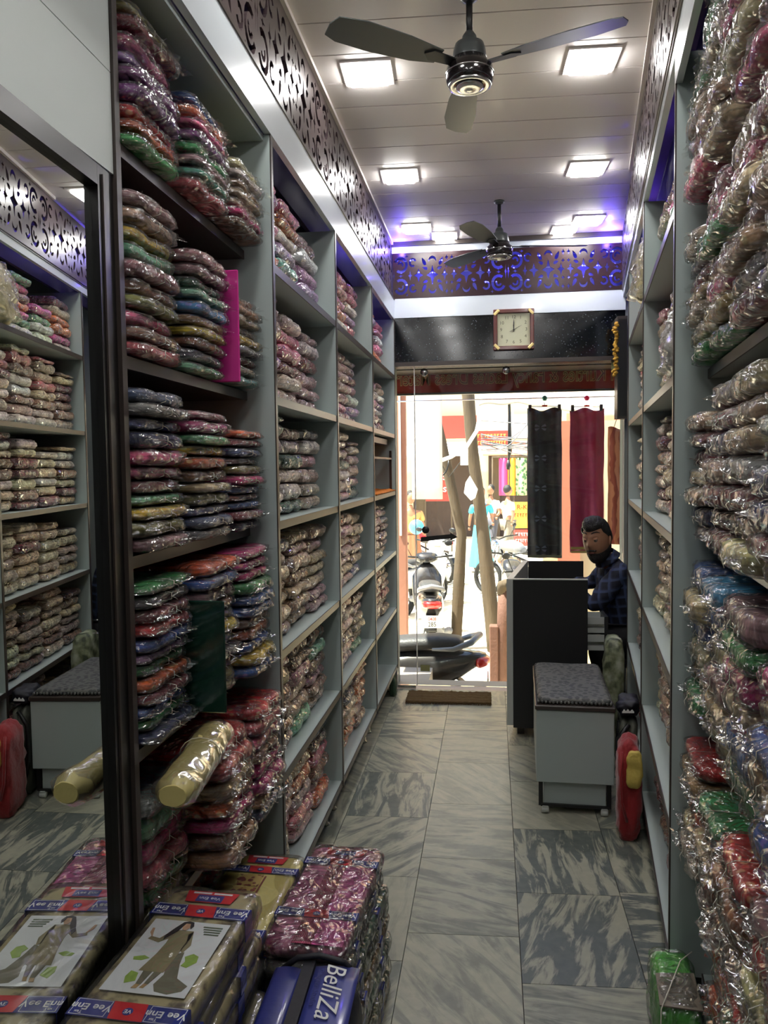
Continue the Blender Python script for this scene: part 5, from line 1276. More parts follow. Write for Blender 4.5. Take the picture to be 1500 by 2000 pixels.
for s in (-1, 1):
    m_ = MB(); c_ = HT(V((s*.031, -.0725, .013))); m_.ball(tuple(c_), .0122, 12, 9); ey = m_.build('eye', plain('eye_white', srgb(150, 142, 132), .3), man, world=False)
    m_ = MB(); c2 = HT(V((s*.031+.004*0-.0, -.0800, .013))); m_.ball(tuple(c2), (.0072, .0072, .0072), 10, 7); m_.build('iris', M['hair'], ey, world=False)
    m_ = MB(); m_.grid(lambda u, v: HT(V((s*.031, -.0725, .013))+V((.0140*math.sin((u-.5)*2.6), -.0140*math.cos((u-.5)*2.6)*math.cos(.12+v*1.2), .0140*math.sin(.12+v*1.2)))), 8, 4); m_.build('eyelid', M['skin'], ey, world=False)
    m_ = MB(); m_.tube([HT(head_pt(.5+s*d_, .255+z_, .0035)) for d_, z_ in ((.030, 0.0), (.060, .035), (.095, .045), (.135, .0))], [.0022, .0042, .0040, .0015], 6); m_.build('eyebrow', M['hair'], man, world=False)
# shirt
J = [(pelvis+V((0, 0, .02)), (.165, .150)), (waist, (.155, .145)), (chest, (.170, .150)), (neck0+V((.005, .0, .020)), .072), (shL, .082), (shL.lerp(elL, .5), .068), (elL, .058), (elL.lerp(wrL, .75), .042),
     (shR, .068), (shR.lerp(elR, .5), .058), (elR, .052), (elR.lerp(wrR, .75), .042)]
E_ = [(0, 1), (1, 2), (2, 3), (2, 4), (4, 5), (5, 6), (6, 7), (2, 8), (8, 9), (9, 10), (10, 11)]
me_ = skin_body('shirt', J, E_, M['check'], man); m_ = MB()
vs_ = []
for v in me_.vertices:
    n_ = noise.noise(v.co*11)*.010+noise.noise(v.co*26)*.005; vs_.append(v.co-OFF+v.normal*n_)
m_.add(vs_, [list(p.vertices) for p in me_.polygons], True); sh = m_.build('shirt', M['check'], man, world=False)
m_ = MB()
CX = (neck0.lerp(neck1, .62))-OFF; ax_ = (neck1-neck0).normalized(); ux = ax_.cross(V((0, 1, 0))).normalized(); uy = ax_.cross(ux)
m_.grid(lambda u, v: CX+ux*((.060+.020*v)*math.cos(2*PI*u))+uy*((.060+.020*v)*math.sin(2*PI*u))+ax_*(.020-.045*v), 28, 5, closeu=True)
o = m_.build('collar', M['check'], sh, world=False); o.location = (0, 0, 0); md = o.modifiers.new('t', 'SOLIDIFY'); md.thickness = .003
J = [(pelvis, (.150, .115)), (hipL, .098), (hipL.lerp(knL, .6), .080), (knL, .068), (knL.lerp(anL, .5), .056), (anL+V((0, 0, .01)), .046), (hipR, .098), (hipR.lerp(knR, .5), .084), (knR, .068), (knR.lerp(anR, .5), .056), (anR+V((0, 0, .01)), .046)]
E_ = [(0, 1), (1, 2), (2, 3), (3, 4), (4, 5), (0, 6), (6, 7), (7, 8), (8, 9), (9, 10)]
me_ = skin_body('trousers', J, E_, M['trousers'], man); m_ = MB(); m_.add([v.co-OFF for v in me_.vertices], [list(p.vertices) for p in me_.polygons], True); m_.build('trousers', M['trousers'], man, world=False)
for a, t_ in ((anL, toL), (anR, toR)):
    m_ = MB(); d = (t_-a); d.z = 0; d.normalize(); p0 = a-OFF; p0.z = .045
    m_.tube([p0-d*.045, p0, p0+d*.09+V((0, 0, -.008)), p0+d*.16+V((0, 0, -.014)), p0+d*.20+V((0, 0, -.018))], [.034, .042, .040, .034, .016], 12)
    m_.v = [(x, y, max(.0005, z)) for x, y, z in m_.v]; m_.build('shoe', M['black'], man, world=False)
# his stool
t = thing('round_stool', 'low dark stool under the seated man', 'stool', (.83, 5.06, 0))
mb = MB(); mb.lathe([(.13, .31), (.15, .32), (.15, .345), (.13, .352)], c=(.83, 5.06, 0), n=24); mb.build('seat', M['bagdark'], t)
for k in range(4):
    a = PI/4+k*PI/2; mb = MB(); mb.tube([(.83+.10*math.cos(a), 5.06+.10*math.sin(a), .31), (.83+.14*math.cos(a), 5.06+.14*math.sin(a), .001)], .010, 8); mb.build('leg', M['black'], t)
# ================================================================== the street outside (0.65 m below the shop floor)
ZS = -.65
M['road'] = plain('road_dust', srgb(206, 196, 176), .9, var=.12, scale=1.5, bump=.3)
M['plaster'] = plain('cream_plaster', srgb(226, 208, 168), .8, var=.08, scale=1.5)
M['salmon'] = plain('salmon_paint', srgb(206, 128, 100), .7, var=.08)
M['timber'] = plain('weathered_bark', srgb(78, 66, 50), .9, var=.35, scale=7, bump=.6, bscale=20, stretch=(3, 3, .5))
M['rust'] = plain('rusty_brown', srgb(92, 62, 50), .8, var=.25, scale=12, bump=.4)
M['awning'] = plain('red_awning', srgb(176, 52, 40), .7, var=.2, scale=9, stretch=(4, 4, .6))
M['chrome'] = plain('chrome', srgb(210, 210, 210), .15, metal=1.0)
M['scblack'] = plain('scooter_black', srgb(40, 38, 38), .25, coat=.6)
M['scwhite'] = plain('scooter_white', srgb(226, 226, 222), .3, coat=.6)
M['scgrey'] = plain('scooter_grey', srgb(120, 122, 126), .35, coat=.3)
M['seatvinyl'] = plain('seat_vinyl', srgb(48, 48, 50), .55, bump=.3, bscale=60)
M['lensred'] = plain('red_lens', srgb(210, 30, 24), .2, coat=.8)
M['plate'] = plain('number_plate_white', srgb(238, 238, 232), .5)
M['darkshop'] = plain('shop_dark', srgb(58, 44, 36), .8, var=.2)
m = MB(); m.b2((-22, YB+.25, ZS-.1), (14, 40, ZS)); structure(m.build('ground', M['road']))
m = MB(); m.b2((-1.6, YB+.251, ZS), (-.46, 6.05, -.002)); structure(m.build('trim_20', M['sill']))
m = MB(); m.b2((.30, YB+.251, ZS), (2.2, 5.95, -.002)); structure(m.build('trim_21', M['sill']))
# canopy board with lettering that reads from the street
t = thing('shop_signboard', 'red signboard over the doorway, its lettering seen from behind', 'signboard', (.1, 6.0, 2.08))
mb = MB(); mb.b2((-1.5, 5.985, 2.10), (1.7, 6.0, 2.36)); mb.build('board', M['awning'], t)
mb = MB(); mb.b2((-1.5, 5.97, 2.085), (1.7, 6.012, 2.0995)); mb.build('lower_rail', M['edge'], t)
Mt = Matrix(((-1, 0, 0, .115), (0, 0, -1, 5.9835), (0, 1, 0, 2.205), (0, 0, 0, 1)))
text_mesh('Lorn Kurties & Fancy Ladies Dress Materials', .150, plain('sign_outline', srgb(232, 190, 130), .5), Mt @ Matrix.Translation((.0, 0, -.0006)), 'lettering_outline', t, .0008, bold=.004, sx=.70)
text_mesh('Lorn Kurties & Fancy Ladies Dress Materials', .150, plain('sign_inner', srgb(130, 36, 28), .5), Mt @ Matrix.Translation((0, 0, .0012)), 'lettering', t, .0008, bold=-.0025, sx=.70)
m = MB(); m.b2((-1.6, YB+.201, 2.232), (1.9, 5.96, 2.75)); structure(m.build('trim_22', M['edge']))
m = MB(); m.b2((-1.6, YB+.201, 2.7505), (1.9, 6.4, 2.80)); structure(m.build('roof', M['edge']))
# door hardware on the glass
t = [o for o in bpy.data.objects if o.name == 'glass_door'][0]
mb = MB(); mb.lathe([(.024, -.006), (.026, .0), (.024, .006)], c=(-.455, YB+.018, 1.112), n=20, axis='Y'); mb.build('lock', M['black'], t)
mb = MB(); mb.prism([(-.49, 1.030), (-.285, 1.052), (-.285, 1.040), (-.235, 1.062), (-.285, 1.094), (-.285, 1.082), (-.49, 1.062)], YB+.0245, YB+.0235, Matrix(((1, 0, 0, 0), (0, 0, 1, 0), (0, 1, 0, 0), (0, 0, 0, 1)))); mb.build('arrow_sticker', M['black'], t)

def wheel(name, par, c, r, w_, axis='Y', spokes=5):
    mb = MB(); k = 20; prof = [(r-.062, -w_*.35), (r-.03, -w_/2), (r-.006, -w_*.34), (r, 0), (r-.006, w_*.34), (r-.03, w_/2), (r-.062, w_*.35)]
    vs_ = []; n = 28
    for rr, h in prof+[(r-.066, 0)]:
        for i in range(n):
            a = 2*PI*i/n; vs_.append((c[0]+rr*math.cos(a), c[1]+h, c[2]+rr*math.sin(a)))
    L = len(prof)+1; fs_ = []
    for j in range(L):
        for i in range(n):
            a = j*n+i; b_ = j*n+(i+1) % n; d = ((j+1) % L)*n+(i+1) % n; e = ((j+1) % L)*n+i; fs_.append([a, b_, d, e])
    mb.add(vs_, fs_, True); wo = mb.build(name, M['rubber'], par, world=False)
    mb = MB(); mb.lathe([(.03, -w_*.4), (.035, 0), (.03, w_*.4)], c=c, n=14, axis='Y')
    for i in range(spokes):
        a = 2*PI*i/spokes; mb.tube([(c[0]+.025*math.cos(a), c[1], c[2]+.025*math.sin(a)), (c[0]+(r-.064)*math.cos(a), c[1], c[2]+(r-.064)*math.sin(a))], .011, 6)
    mb.build('rim', M['scgrey'], wo, world=False); return wo
def shell(mb, secs, n=16, smooth=True):
    """loft of superellipse sections: (x, yc, zc, half width, half height)"""
    vs_ = []
    for x, yc, zc, hw, hh in secs:
        for i in range(n):
            a = 2*PI*i/n; ca, sa = math.cos(a), math.sin(a)
            vs_.append((x, yc+hw*math.copysign(abs(ca)**.7, ca), zc+hh*math.copysign(abs(sa)**.7, sa)))
    fs_ = [[j*n+i, j*n+(i+1) % n, (j+1)*n+(i+1) % n, (j+1)*n+i] for j in range(len(secs)-1) for i in range(n)]
    fs_.append(list(range(n))[::-1]); fs_.append([len(vs_)-n+i for i in range(n)])
    mb.add(vs_, fs_, smooth)
def scooter(x, y, rz, label, bodym, plate=None, logo=False):
    t = thing('parked_scooter', label, 'scooter', (x, y, ZS), rz)
    wheel('rear_wheel', t, (-.62, 0, .235), .235, .10); wheel('front_wheel', t, (.62, 0, .235), .235, .09)
    mb = MB(); shell(mb, [(-.98, 0, .66, .03, .02), (-.93, 0, .64, .08, .05), (-.80, 0, .60, .125, .10), (-.60, 0, .55, .16, .15), (-.35, 0, .52, .165, .18), (-.15, 0, .48, .15, .19), (-.05, 0, .42, .12, .16)]); bp_ = mb.build('body_panel', bodym, t, world=False)
    mb = MB(); shell(mb, [(-.80, 0, .765, .05, .02), (-.76, 0, .775, .105, .04), (-.60, 0, .775, .13, .055), (-.35, 0, .755, .135, .06), (-.15, 0, .735, .12, .06), (-.02, 0, .715, .09, .045), (.01, 0, .71, .05, .02)]); mb.build('seat', M['seatvinyl'], t, world=False)
    mb = MB(); mb.tube([(-.55, -.15, .735), (-.72, -.155, .74), (-.86, -.13, .79), (-.93, 0, .83), (-.86, .13, .79), (-.72, .155, .74), (-.55, .15, .735)], [.012, .02, .026, .026, .026, .02, .012], 10); mb.build('grab_rail', M['scgrey'], t, world=False)
    mb = MB(); shell(mb, [(-1.01, 0, .625, .03, .02), (-.985, 0, .62, .085, .04), (-.93, 0, .615, .12, .05), (-.90, 0, .615, .10, .045)]); mb.build('tail_light', M['lensred'], t, world=False)
    mb = MB(); mb.b2((-.05, -.15, .26), (.38, .15, .31), bev=.02); mb.build('floorboard', M['scgrey'], t, world=False)
    mb = MB(); shell(mb, [(.36, 0, .34, .16, .05), (.40, 0, .50, .19, .16), (.44, 0, .66, .20, .20), (.50, 0, .80, .13, .12), (.53, 0, .90, .06, .03)]); mb.build('leg_shield', bodym, t, world=False)
    mb = MB(); shell(mb, [(.42, 0, .98, .08, .04), (.48, 0, 1.0, .15, .07), (.55, 0, .99, .12, .075), (.60, 0, .97, .06, .05)]); mb.build('headset', bodym, t, world=False)
    mb = MB(); mb.lathe([(.02, .60), (.05, .625), (.06, .60)], c=(0, 0, .975), n=14, axis='X'); mb.build('headlamp', M['chrome'], t, world=False)
    mb = MB(); mb.tube([(.42, -.34, 1.03), (.46, -.18, 1.01), (.48, 0, 1.0), (.46, .18, 1.01), (.42, .34, 1.03)], .014, 8); mb.build('handlebar', M['black'], t, world=False)
    for s in (-1, 1):
        mb = MB(); mb.tube([(.47, s*.20, 1.02), (.46, s*.27, 1.16)], .005, 6); mb.ball((.46, s*.29, 1.19), (.012, .055, .038), 12, 8); mb.build('mirror', M['black'], t, world=False)
    mb = MB(); mb.grid(lambda u, v: (.62+.27*math.cos(.3+u*2.2), -.055+.11*v, .235+.27*math.sin(.3+u*2.2)), 14, 4); o = mb.build('front_fender', bodym, t, world=False); md = o.modifiers.new('t', 'SOLIDIFY'); md.thickness = .006
    mb = MB(); mb.grid(lambda u, v: (-.62-.27*math.cos(.2+u*1.1), -.06+.12*v, .235+.27*math.sin(.2+u*1.1)), 10, 4); o = mb.build('rear_fender', M['black'], t, world=False); md = o.modifiers.new('t', 'SOLIDIFY'); md.thickness = .006
    mb = MB(); mb.tube([(.62, -.07, .235), (.56, -.07, .50), (.52, 0, .62), (.56, .07, .50), (.62, .07, .235)], .014, 6); mb.build('fork', M['scgrey'], t, world=False)
    mb = MB(); mb.tube([(-.20, -.16, .20), (-.5, -.19, .20), (-.62, -.20, .24), (-.85, -.20, .30)], [.02, .03, .05, .045], 10); mb.build('exhaust', M['scgrey'], t, world=False)
    mb = MB(); mb.b2((-1.0, -.12, .36), (-.985, .12, .50)); pl = mb.build('number_plate', M['plate'], t, world=False)
    if plate:
        for k, (s_, z_) in enumerate(((plate[0], .462), (plate[1], .40))):
            o = text_mesh(s_, .075 if k else .055, M['lensred'] if k == 0 else M['black'], Matrix(((0, 0, -1, -1.001), (-1, 0, 0, 0), (0, 1, 0, z_), (0, 0, 0, 1))), 'plate_characters', None, .0006, bold=.001, sx=.85); o.parent = pl
    if logo:
        mb = MB(); mb.lathe([(.018, -.001), (.022, -.001), (.022, .001), (.018, .001)], c=(-.52, -.166, .50), n=16, axis='Y'); mb.build('badge_ring', M['scgrey'], bp_, world=False)
    mb = MB(); mb.tube([(-.30, .06, .20), (-.36, .12, .02)], .012, 6); mb.build('side_stand', M['black'], t, world=False)
    return t
# nearest scooter: tail to the right, just outside the door
scooter(-1.03, 6.44, PI, 'black scooter parked across the doorway, its seat and red tail light in view', M['scblack'], logo=True)
scooter(-.80, 9.95, PI/2+.12, 'black scooter seen from behind with a white number plate, left of the poles', M['scblack'], plate=('0408', '285'))
scooter(-1.05, 12.2, PI/2-.35, 'white scooter farther off, in front of the banner', M['scwhite'])
scooter(-1.9, 9.0, PI/2+.2, 'grey scooter at the far left beyond the glass', M['scgrey'])

def motorbike(x, y, rz, label, tank, group=None):
    t = thing('parked_motorbike', label, 'motorcycle', (x, y, ZS), rz)
    wheel('rear_wheel', t, (-.64, 0, .30), .30, .10, spokes=6); wheel('front_wheel', t, (.66, 0, .30), .30, .085, spokes=6)
    mb = MB(); shell(mb, [(-.08, 0, .80, .09, .05), (.02, 0, .84, .13, .09), (.18, 0, .87, .14, .10), (.30, 0, .86, .10, .08), (.36, 0, .84, .04, .03)]); mb.build('fuel_tank', tank, t, world=False)
    mb = MB(); shell(mb, [(-.78, 0, .83, .06, .025), (-.70, 0, .82, .11, .045), (-.4, 0, .79, .13, .05), (-.12, 0, .79, .11, .05), (-.06, 0, .80, .07, .03)]); mb.build('seat', M['seatvinyl'], t, world=False)
    mb = MB(); shell(mb, [(-.20, 0, .42, .08, .08), (-.1, 0, .42, .13, .14), (.1, 0, .44, .14, .16), (.22, 0, .48, .09, .10)]); mb.build('engine', M['scgrey'], t, world=False)
    mb = MB(); mb.tube([(.36, 0, .86), (.1, 0, .70), (-.2, 0, .62), (-.64, .08, .30)], .02, 8); mb.tube([(-.2, 0, .62), (-.64, -.08, .30)], .02, 8); mb.tube([(.38, 0, .80), (.25, 0, .45), (-.2, 0, .32)], .02, 8); mb.build('frame', M['black'], t, world=False)
    mb = MB(); mb.tube([(.66, -.07, .30), (.44, -.07, .88)], .02, 8); mb.tube([(.66, .07, .30), (.44, .07, .88)], .02, 8); mb.build('fork', M['chrome'], t, world=False)
    mb = MB(); mb.tube([(.30, -.36, 1.02), (.40, -.15, 1.00), (.42, 0, .96), (.40, .15, 1.00), (.30, .36, 1.02)], .013, 8); mb.build('handlebar', M['black'], t, world=False)
    mb = MB(); mb.ball((.52, 0, .86), (.07, .09, .09), 14, 10); mb.build('headlamp', M['chrome'], t, world=False)
    for s in (-1, 1):
        mb = MB(); mb.tube([(.36, s*.22, 1.0), (.34, s*.30, 1.16)], .005, 6); mb.ball((.34, s*.32, 1.19), (.012, .055, .038), 12, 8); mb.build('mirror', M['black'], t, world=False)
    mb = MB(); mb.b2((-.86, -.05, .75), (-.80, .05, .81), bev=.01); mb.build('tail_light', M['lensred'], t, world=False)
    mb = MB(); mb.b2((-.90, -.10, .52), (-.888, .10, .63)); mb.build('number_plate', M['plate'], t, world=False)
    mb = MB(); mb.grid(lambda u, v: (-.64-.33*math.cos(.3+u*1.4), -.06+.12*v, .30+.33*math.sin(.3+u*1.4)), 10, 4); o = mb.build('rear_fender', M['black'], t, world=False); md = o.modifiers.new('t', 'SOLIDIFY'); md.thickness = .006
    mb = MB(); mb.tube([(.1, -.12, .32), (-.3, -.15, .28), (-.75, -.16, .38)], [.02, .03, .045], 10); mb.build('exhaust', M['chrome'], t, world=False)
    return t
motorbike(.27, 10.6, PI/2+.1, 'black motorcycle with a red tail light, right of the poles', M['scblack'])
motorbike(.45, 13.2, PI/2+.9, 'silver motorcycle turned sideways, beyond the black one', M['scgrey'])
motorbike(-1.35, 15.2, PI/2+.8, 'red motorcycle far down the street on the left', M['lensred'])
motorbike(.60, 8.80, PI/2+.5, 'dark motorcycle leaning behind the brown standpipe', M['scblack'])

# two weathered poles with cables
def pole(pts, rs, label):
    t = thing('wooden_pole', label, 'pole', (pts[0][0], pts[0][1], ZS))
    mb = MB(); P_ = []; R_ = []
    for i in range(len(pts)-1):
        for k in range(5):
            f = k/5; P_.append(V(pts[i]).lerp(V(pts[i+1]), f)); R_.append((rs[i]+(rs[i+1]-rs[i])*f)*(1+.08*noise.noise(V((i+f*3, len(P_)*.7, rs[0]*9)))))
    P_.append(V(pts[-1])); R_.append(rs[-1]); mb.tube(P_, R_, 12); mb.build('trunk', M['timber'], t); return t
p = pole([(-.44, 9.5, ZS), (-.40, 9.5, .1), (-.36, 9.5, .75), (-.52, 9.5, 1.5), (-.72, 9.5, 2.4), (-.85, 9.5, 3.4)], [.065, .07, .06, .062, .066, .066], 'crooked pale wooden pole, the left one of the pair in the street')
mb = MB(); mb.tube([(-.60+.10*math.cos(a), 9.38, 1.62+.18*math.sin(a)) for a in [PI+i*PI/8 for i in range(9)]], .010, 6); mb.tube([(-.62, 9.39, 1.9), (-.60, 9.38, 1.6), (-.50, 9.38, 1.42), (-.36, 9.35, 1.60)], .006, 6); mb.build('cable', M['black'], p)
p = pole([(.03, 9.4, ZS), (-.05, 9.4, .2), (-.12, 9.4, .9), (-.22, 9.4, 1.7), (-.27, 9.4, 2.4), (-.30, 9.4, 3.4)], [.09, .085, .072, .07, .075, .075], 'thick weathered wooden pole, the right one of the pair in the street')
mb = MB(); mb.tube([(-.14, 9.27, 2.08), (-.17, 9.25, 1.95), (-.28, 9.24, 1.78), (-.46, 9.25, 1.66), (-.58, 9.3, 1.62)], .022, 8); mb.build('conduit', M['white'], p)
mb = MB(); mb.b2((-.36, 9.27, 1.56), (-.27, 9.275, 1.76)); mb.build('notice', M['plate'], p)
t = thing('hanging_tag', 'blank white tag hanging on a string from the thick pole', 'tag', (-.25, 9.24, 1.2)); mb = MB(); mb.prism([(-.30, 1.36), (-.25, 1.44), (-.16, 1.28), (-.19, 1.18), (-.24, 1.15), (-.32, 1.24)], 9.235, 9.24, Matrix(((1, 0, 0, 0), (0, 0, 1, 0), (0, 1, 0, 0), (0, 0, 0, 1)))); mb.build('tag_sheet', M['plate'], t)
mb = MB(); mb.tube([(-.25, 9.238, 1.44), (-.28, 9.26, 1.56)], .003, 5); mb.build('cord', M['black'], t)

# hanging goods just outside
def drape(name, label, x0, x1, z0, z1, y, mat, seed, cat='hanging cloth', slant=0.0, ball=None):
    t = thing(name, label, cat, ((x0+x1)/2, y, z1))
    mb = MB()
    fn = lambda u, v: (x0+(x1-x0)*u+slant*(1-v)*(1 if u < .5 else .4)+.008*noise.noise(V((v*5, u*2, seed))), y+.018*math.sin(u*11+seed+2*v)+.018*noise.noise(V((u*3, v*4, seed))), z0+(z1-z0)*v+(.012*math.sin(u*9+seed) if v > .99 else 0))
    mb.grid(fn, 26, 30); o = mb.build('cloth', mat, t); md = o.modifiers.new('t', 'SOLIDIFY'); md.thickness = .003
    if ball is not None:
        w_ = x1-x0; xm = (x0+x1)/2
        mb = MB(); mb.tube([(x0+.01, y, z1+.02), (x1-.01, y, z1+.02)], .003, 6); mb.tube([(xm, y, z1+.02), (xm, y, z1+.045), (xm-.016, y, z1+.060), (xm, y, z1+.078), (xm+.014, y, z1+.062)], .003, 6); hg = mb.build('hanger', M['chrome'], t)
        for xx in (x0+.02, x1-.02):
            mb = MB(); mb.b2((xx-.012, y-.014, z1-.015), (xx+.012, y+.014, z1+.035), bev=.003); mb.build('clip', M['black'], hg)
        mb = MB(); mb.ball((xm, y, z1+.085), .021, 14, 10); mb.build('hook_ball', ball, hg)
        mb = MB(); mb.b2((xm-.02, y-.006, z1+.022), (xm+.02, y+.006, z1+.032)); mb.build('hook_base', M['lensred'], hg)
    return t
M['navycloth'] = print_mat('navy_motif_cloth', srgb(12, 12, 20), srgb(20, 20, 32), 14, coat=0)
M['magentacloth'] = plain('magenta_cloth', srgb(150, 26, 84), .6, var=.25, scale=16, sheen=.4)
M['orangecloth'] = print_mat('orange_stripe_cloth', srgb(150, 56, 30), srgb(200, 120, 80), 5, 'wave', coat=0)
d = drape('hanging_cloth', 'navy black cloth with pale flower motifs, hanging on a clip hanger outside', .277, .540, .825, 1.982, 6.3, M['navycloth'], 1, ball=plain('ball_green', srgb(40, 140, 120), .4))
mm = plain('motif_pale', srgb(96, 100, 118), .7)
for k in range(5):
    zz = 1.84-.235*k; mb = MB()
    for sx, sz in ((-1, -1), (-1, 1), (1, -1), (1, 1)):
        mb.prism([(.375+sx*.006, zz+sz*.005), (.375+sx*.045, zz+sz*.008), (.375+sx*.036, zz+sz*.026), (.375+sx*.018, zz+sz*.018)][::1], 6.262, 6.266, Matrix(((1, 0, 0, 0), (0, 0, 1, 0), (0, 1, 0, 0), (0, 0, 0, 1))))
    mb.build('flower_motif', mm, d)
mb = MB(); mb.b2((.285, 6.268, .832), (.535, 6.272, .850)); mb.build('lace_hem', plain('lace', srgb(110, 110, 90), .8), d)
d = drape('hanging_cloth', 'magenta cloth hanging on a clip hanger outside, above the seated man', .600, .855, .868, 1.975, 6.3, M['magentacloth'], 4, slant=.0, ball=plain('ball_pink', srgb(230, 60, 120), .4))
mb = MB(); mb.b2((.605, 6.262, .895), (.85, 6.267, .915)); mb.b2((.605, 6.262, .868), (.85, 6.267, .885)); mb.build('gold_hem', M['gold'], d)
drape('hanging_cloth', 'orange and cream striped cloth hanging at the far right outside', .862, 1.08, .95, 1.82, 6.12, M['orangecloth'], 7, ball=None)
mb = MB(); mb.tube([(.9, 6.12, 1.81), (.97, 6.2, 2.0), (.97, 6.295, 2.066), (1.04, 6.2, 2.0), (1.05, 6.12, 1.81)], .003, 6); mb.build('cord', M['string'], [o for o in bpy.data.objects if o.get('label', '').startswith('orange and cream striped')][0])
t = thing('hanging_rail', 'thin steel rail outside carrying the clip hangers', 'rail', (.6, 6.3, 2.12)); mb = MB(); mb.tube([(-.9, 6.3, 2.068), (1.6, 6.3, 2.068)], .005, 8); mb.build('rod', M['chrome'], t)
mb = MB(); mb.tube([(1.3, 6.3, 2.07), (1.3, 6.3, 2.755)], .006, 8); mb.tube([(-.88, 6.3, 2.07), (-.88, 6.3, 2.755)], .006, 8); mb.build('bracket', M['chrome'], t)
# wall of the neighbouring building behind the hanging cloths
m = MB(); m.b2((.47, 7.5, ZS), (2.8, 7.7, 1.95)); structure(m.build('wall_outside_right', M['plaster']))
m = MB(); m.b2((.60, 7.44, .3), (.80, 7.499, 1.95)); structure(m.build('trim_23', M['salmon']))
t = thing('white_banner', 'large blank white sheet hanging left of the poles', 'banner', (-.65, 8.0, 1.2)); mb = MB(); mb.grid(lambda u, v: (-.80+.31*u, 8.0+.01*math.sin(u*6), 1.22+1.3*v), 8, 10); o = mb.build('sheet', M['plate'], t); md = o.modifiers.new('t', 'SOLIDIFY'); md.thickness = .004
mb = MB(); mb.tube([(-1.0, 8.0, ZS), (-1.0, 8.0, 2.53), (-.3, 8.0, 2.53)], .012, 8); mb.build('top_rod', M['timber'], t)
t = thing('wooden_post', 'salmon painted upright post at the left outside the glass', 'post', (-.86, 7.5, ZS)); mb = MB(); mb.b2((-.90, 7.45, ZS), (-.80, 7.55, 3.0), bev=.01); mb.build('shaft', plain('pale_salmon', srgb(170, 118, 96), .7), t); mb = MB(); mb.b2((-.865, 7.44, .9), (-.845, 7.449, 2.6)); mb.build('cable_cover', M['plate'], t)
t = thing('water_standpipe', 'brown standpipe with an open spout beside the counter edge, out in the street', 'standpipe', (.10, 8.0, ZS))
mb = MB(); mb.tube([(.13, 8.0, ZS), (.12, 8.0, .0), (.11, 8.0, .30)], [.085, .075, .055], 14); mb.b2((-.03, 7.93, ZS), (.06, 8.05, -.05), bev=.01); mb.build('pipe_body', M['rust'], t)
mb = MB(); mb.tube([(.10, 8.0, .27), (.105, 7.98, .36), (.14, 7.93, .385), (.16, 7.86, .375)], [.055, .055, .042, .042], 14); sp = mb.build('spout', M['timber'], t)
mb = MB(); mb.lathe([(.032, 0), (.030, .004)], c=(.162, 7.850, .374), n=16, axis='Y'); mb.build('spout_mouth', M['black'], sp)

# overhead tarpaulin with wires
t = thing('tarpaulin', 'white tarpaulin stretched over the street at the upper right', 'tarpaulin', (1.0, 11, 2.6))
mb = MB(); mb.grid(lambda u, v: (-.15+3.6*u, 9.9+3.2*v, 2.30+.55*v+.10*math.sin(u*7+1)*(1-v)+.05*noise.noise(V((u*8, v*5, 1)))), 30, 16); o = mb.build('sheet', plain('tarp_white', srgb(224, 222, 214), .6), t); md = o.modifiers.new('t', 'SOLIDIFY'); md.thickness = .004
mb = MB(); mb.grid(lambda u, v: (-.15+3.6*u, 9.9-.03*v, 2.30+.10*math.sin(u*7+1)-.10*v+.015*math.sin(u*60)), 60, 3); o = mb.build('fringe', plain('tarp_edge', srgb(196, 190, 176), .7), t); md = o.modifiers.new('t', 'SOLIDIFY'); md.thickness = .003
t = thing('overhead_wires', 'tangle of cables strung across the street from the poles', 'cables', (.2, 9.4, 2.2)); wr = random.Random(4)
mb = MB()
for k in range(14):
    a = V((-.12, 9.24, wr.uniform(1.7, 2.1))); b_ = V((wr.uniform(.3, 2.5), wr.uniform(9.0, 9.8), wr.uniform(1.8, 2.15))); s_ = wr.uniform(.03, .22)
    mb.tube([a.lerp(b_, i/8)-V((0, 0, s_*math.sin(PI*i/8))) for i in range(9)], .006, 5)
o = mb.build('wire', M['scgrey'], t); o['kind'] = 'stuff'
t = thing('hanging_strap', 'black tasselled strap hanging below the tarpaulin', 'strap', (.22, 10, 1.2)); mb = MB(); mb.tube([(.215, 9.93, 2.36), (.22, 9.93, 2.2), (.222, 9.93, 1.72), (.205, 9.93, 1.62)], [.016, .018, .028, .012], 8); mb.tube([(.205, 9.93, 1.62), (.205, 9.93, 1.55), (.20, 9.93, 1.50)], [.014, .03, .022], 8); mb.build('strap_band', M['black'], t)

# the row of shops across the street
t = thing('shop_row', 'row of sunlit shops across the street beyond the poles', 'building', (0, 24, ZS))
mb = MB(); mb.b2((-16, 25.0, ZS), (10, 25.6, 9)); mb.build('wall', M['plaster'], t)
sr = random.Random(9)
for k in range(8):
    x = -9.5+2.35*k
    mb = MB(); mb.b2((x, 24.9, ZS), (x+1.9, 24.998, 1.9)); mb.build('shop_opening', M['darkshop'], t)
    mb = MB(); mb.b2((x+.1, 24.82, ZS), (x+.35, 24.899, 1.9)); mb.build('shutter_side', M['timber'], t)
    mb = MB(); mb.hexa([(x-.15, 23.7, 1.85), (x+2.1, 23.7, 1.85), (x+2.1, 24.899, 2.25), (x-.15, 24.899, 2.25), (x-.15, 23.7, 1.89), (x+2.1, 23.7, 1.89), (x+2.1, 24.899, 2.30), (x-.15, 24.899, 2.30)]); mb.build('awning', [M['plate'], M['salmon'], M['timber']][k % 3], t)
    mb = MB(); mb.b2((x, 24.6, 2.4), (x+2.0, 24.7, 3.1)); sg = mb.build('signboard', [M['awning'], M['plate'], M['salmon']][k % 3], t)
    mb = MB(); mb.b2((x+.4, 24.9, 4.0), (x+1.3, 24.998, 5.3)); mb.build('window', M['darkshop'], t)
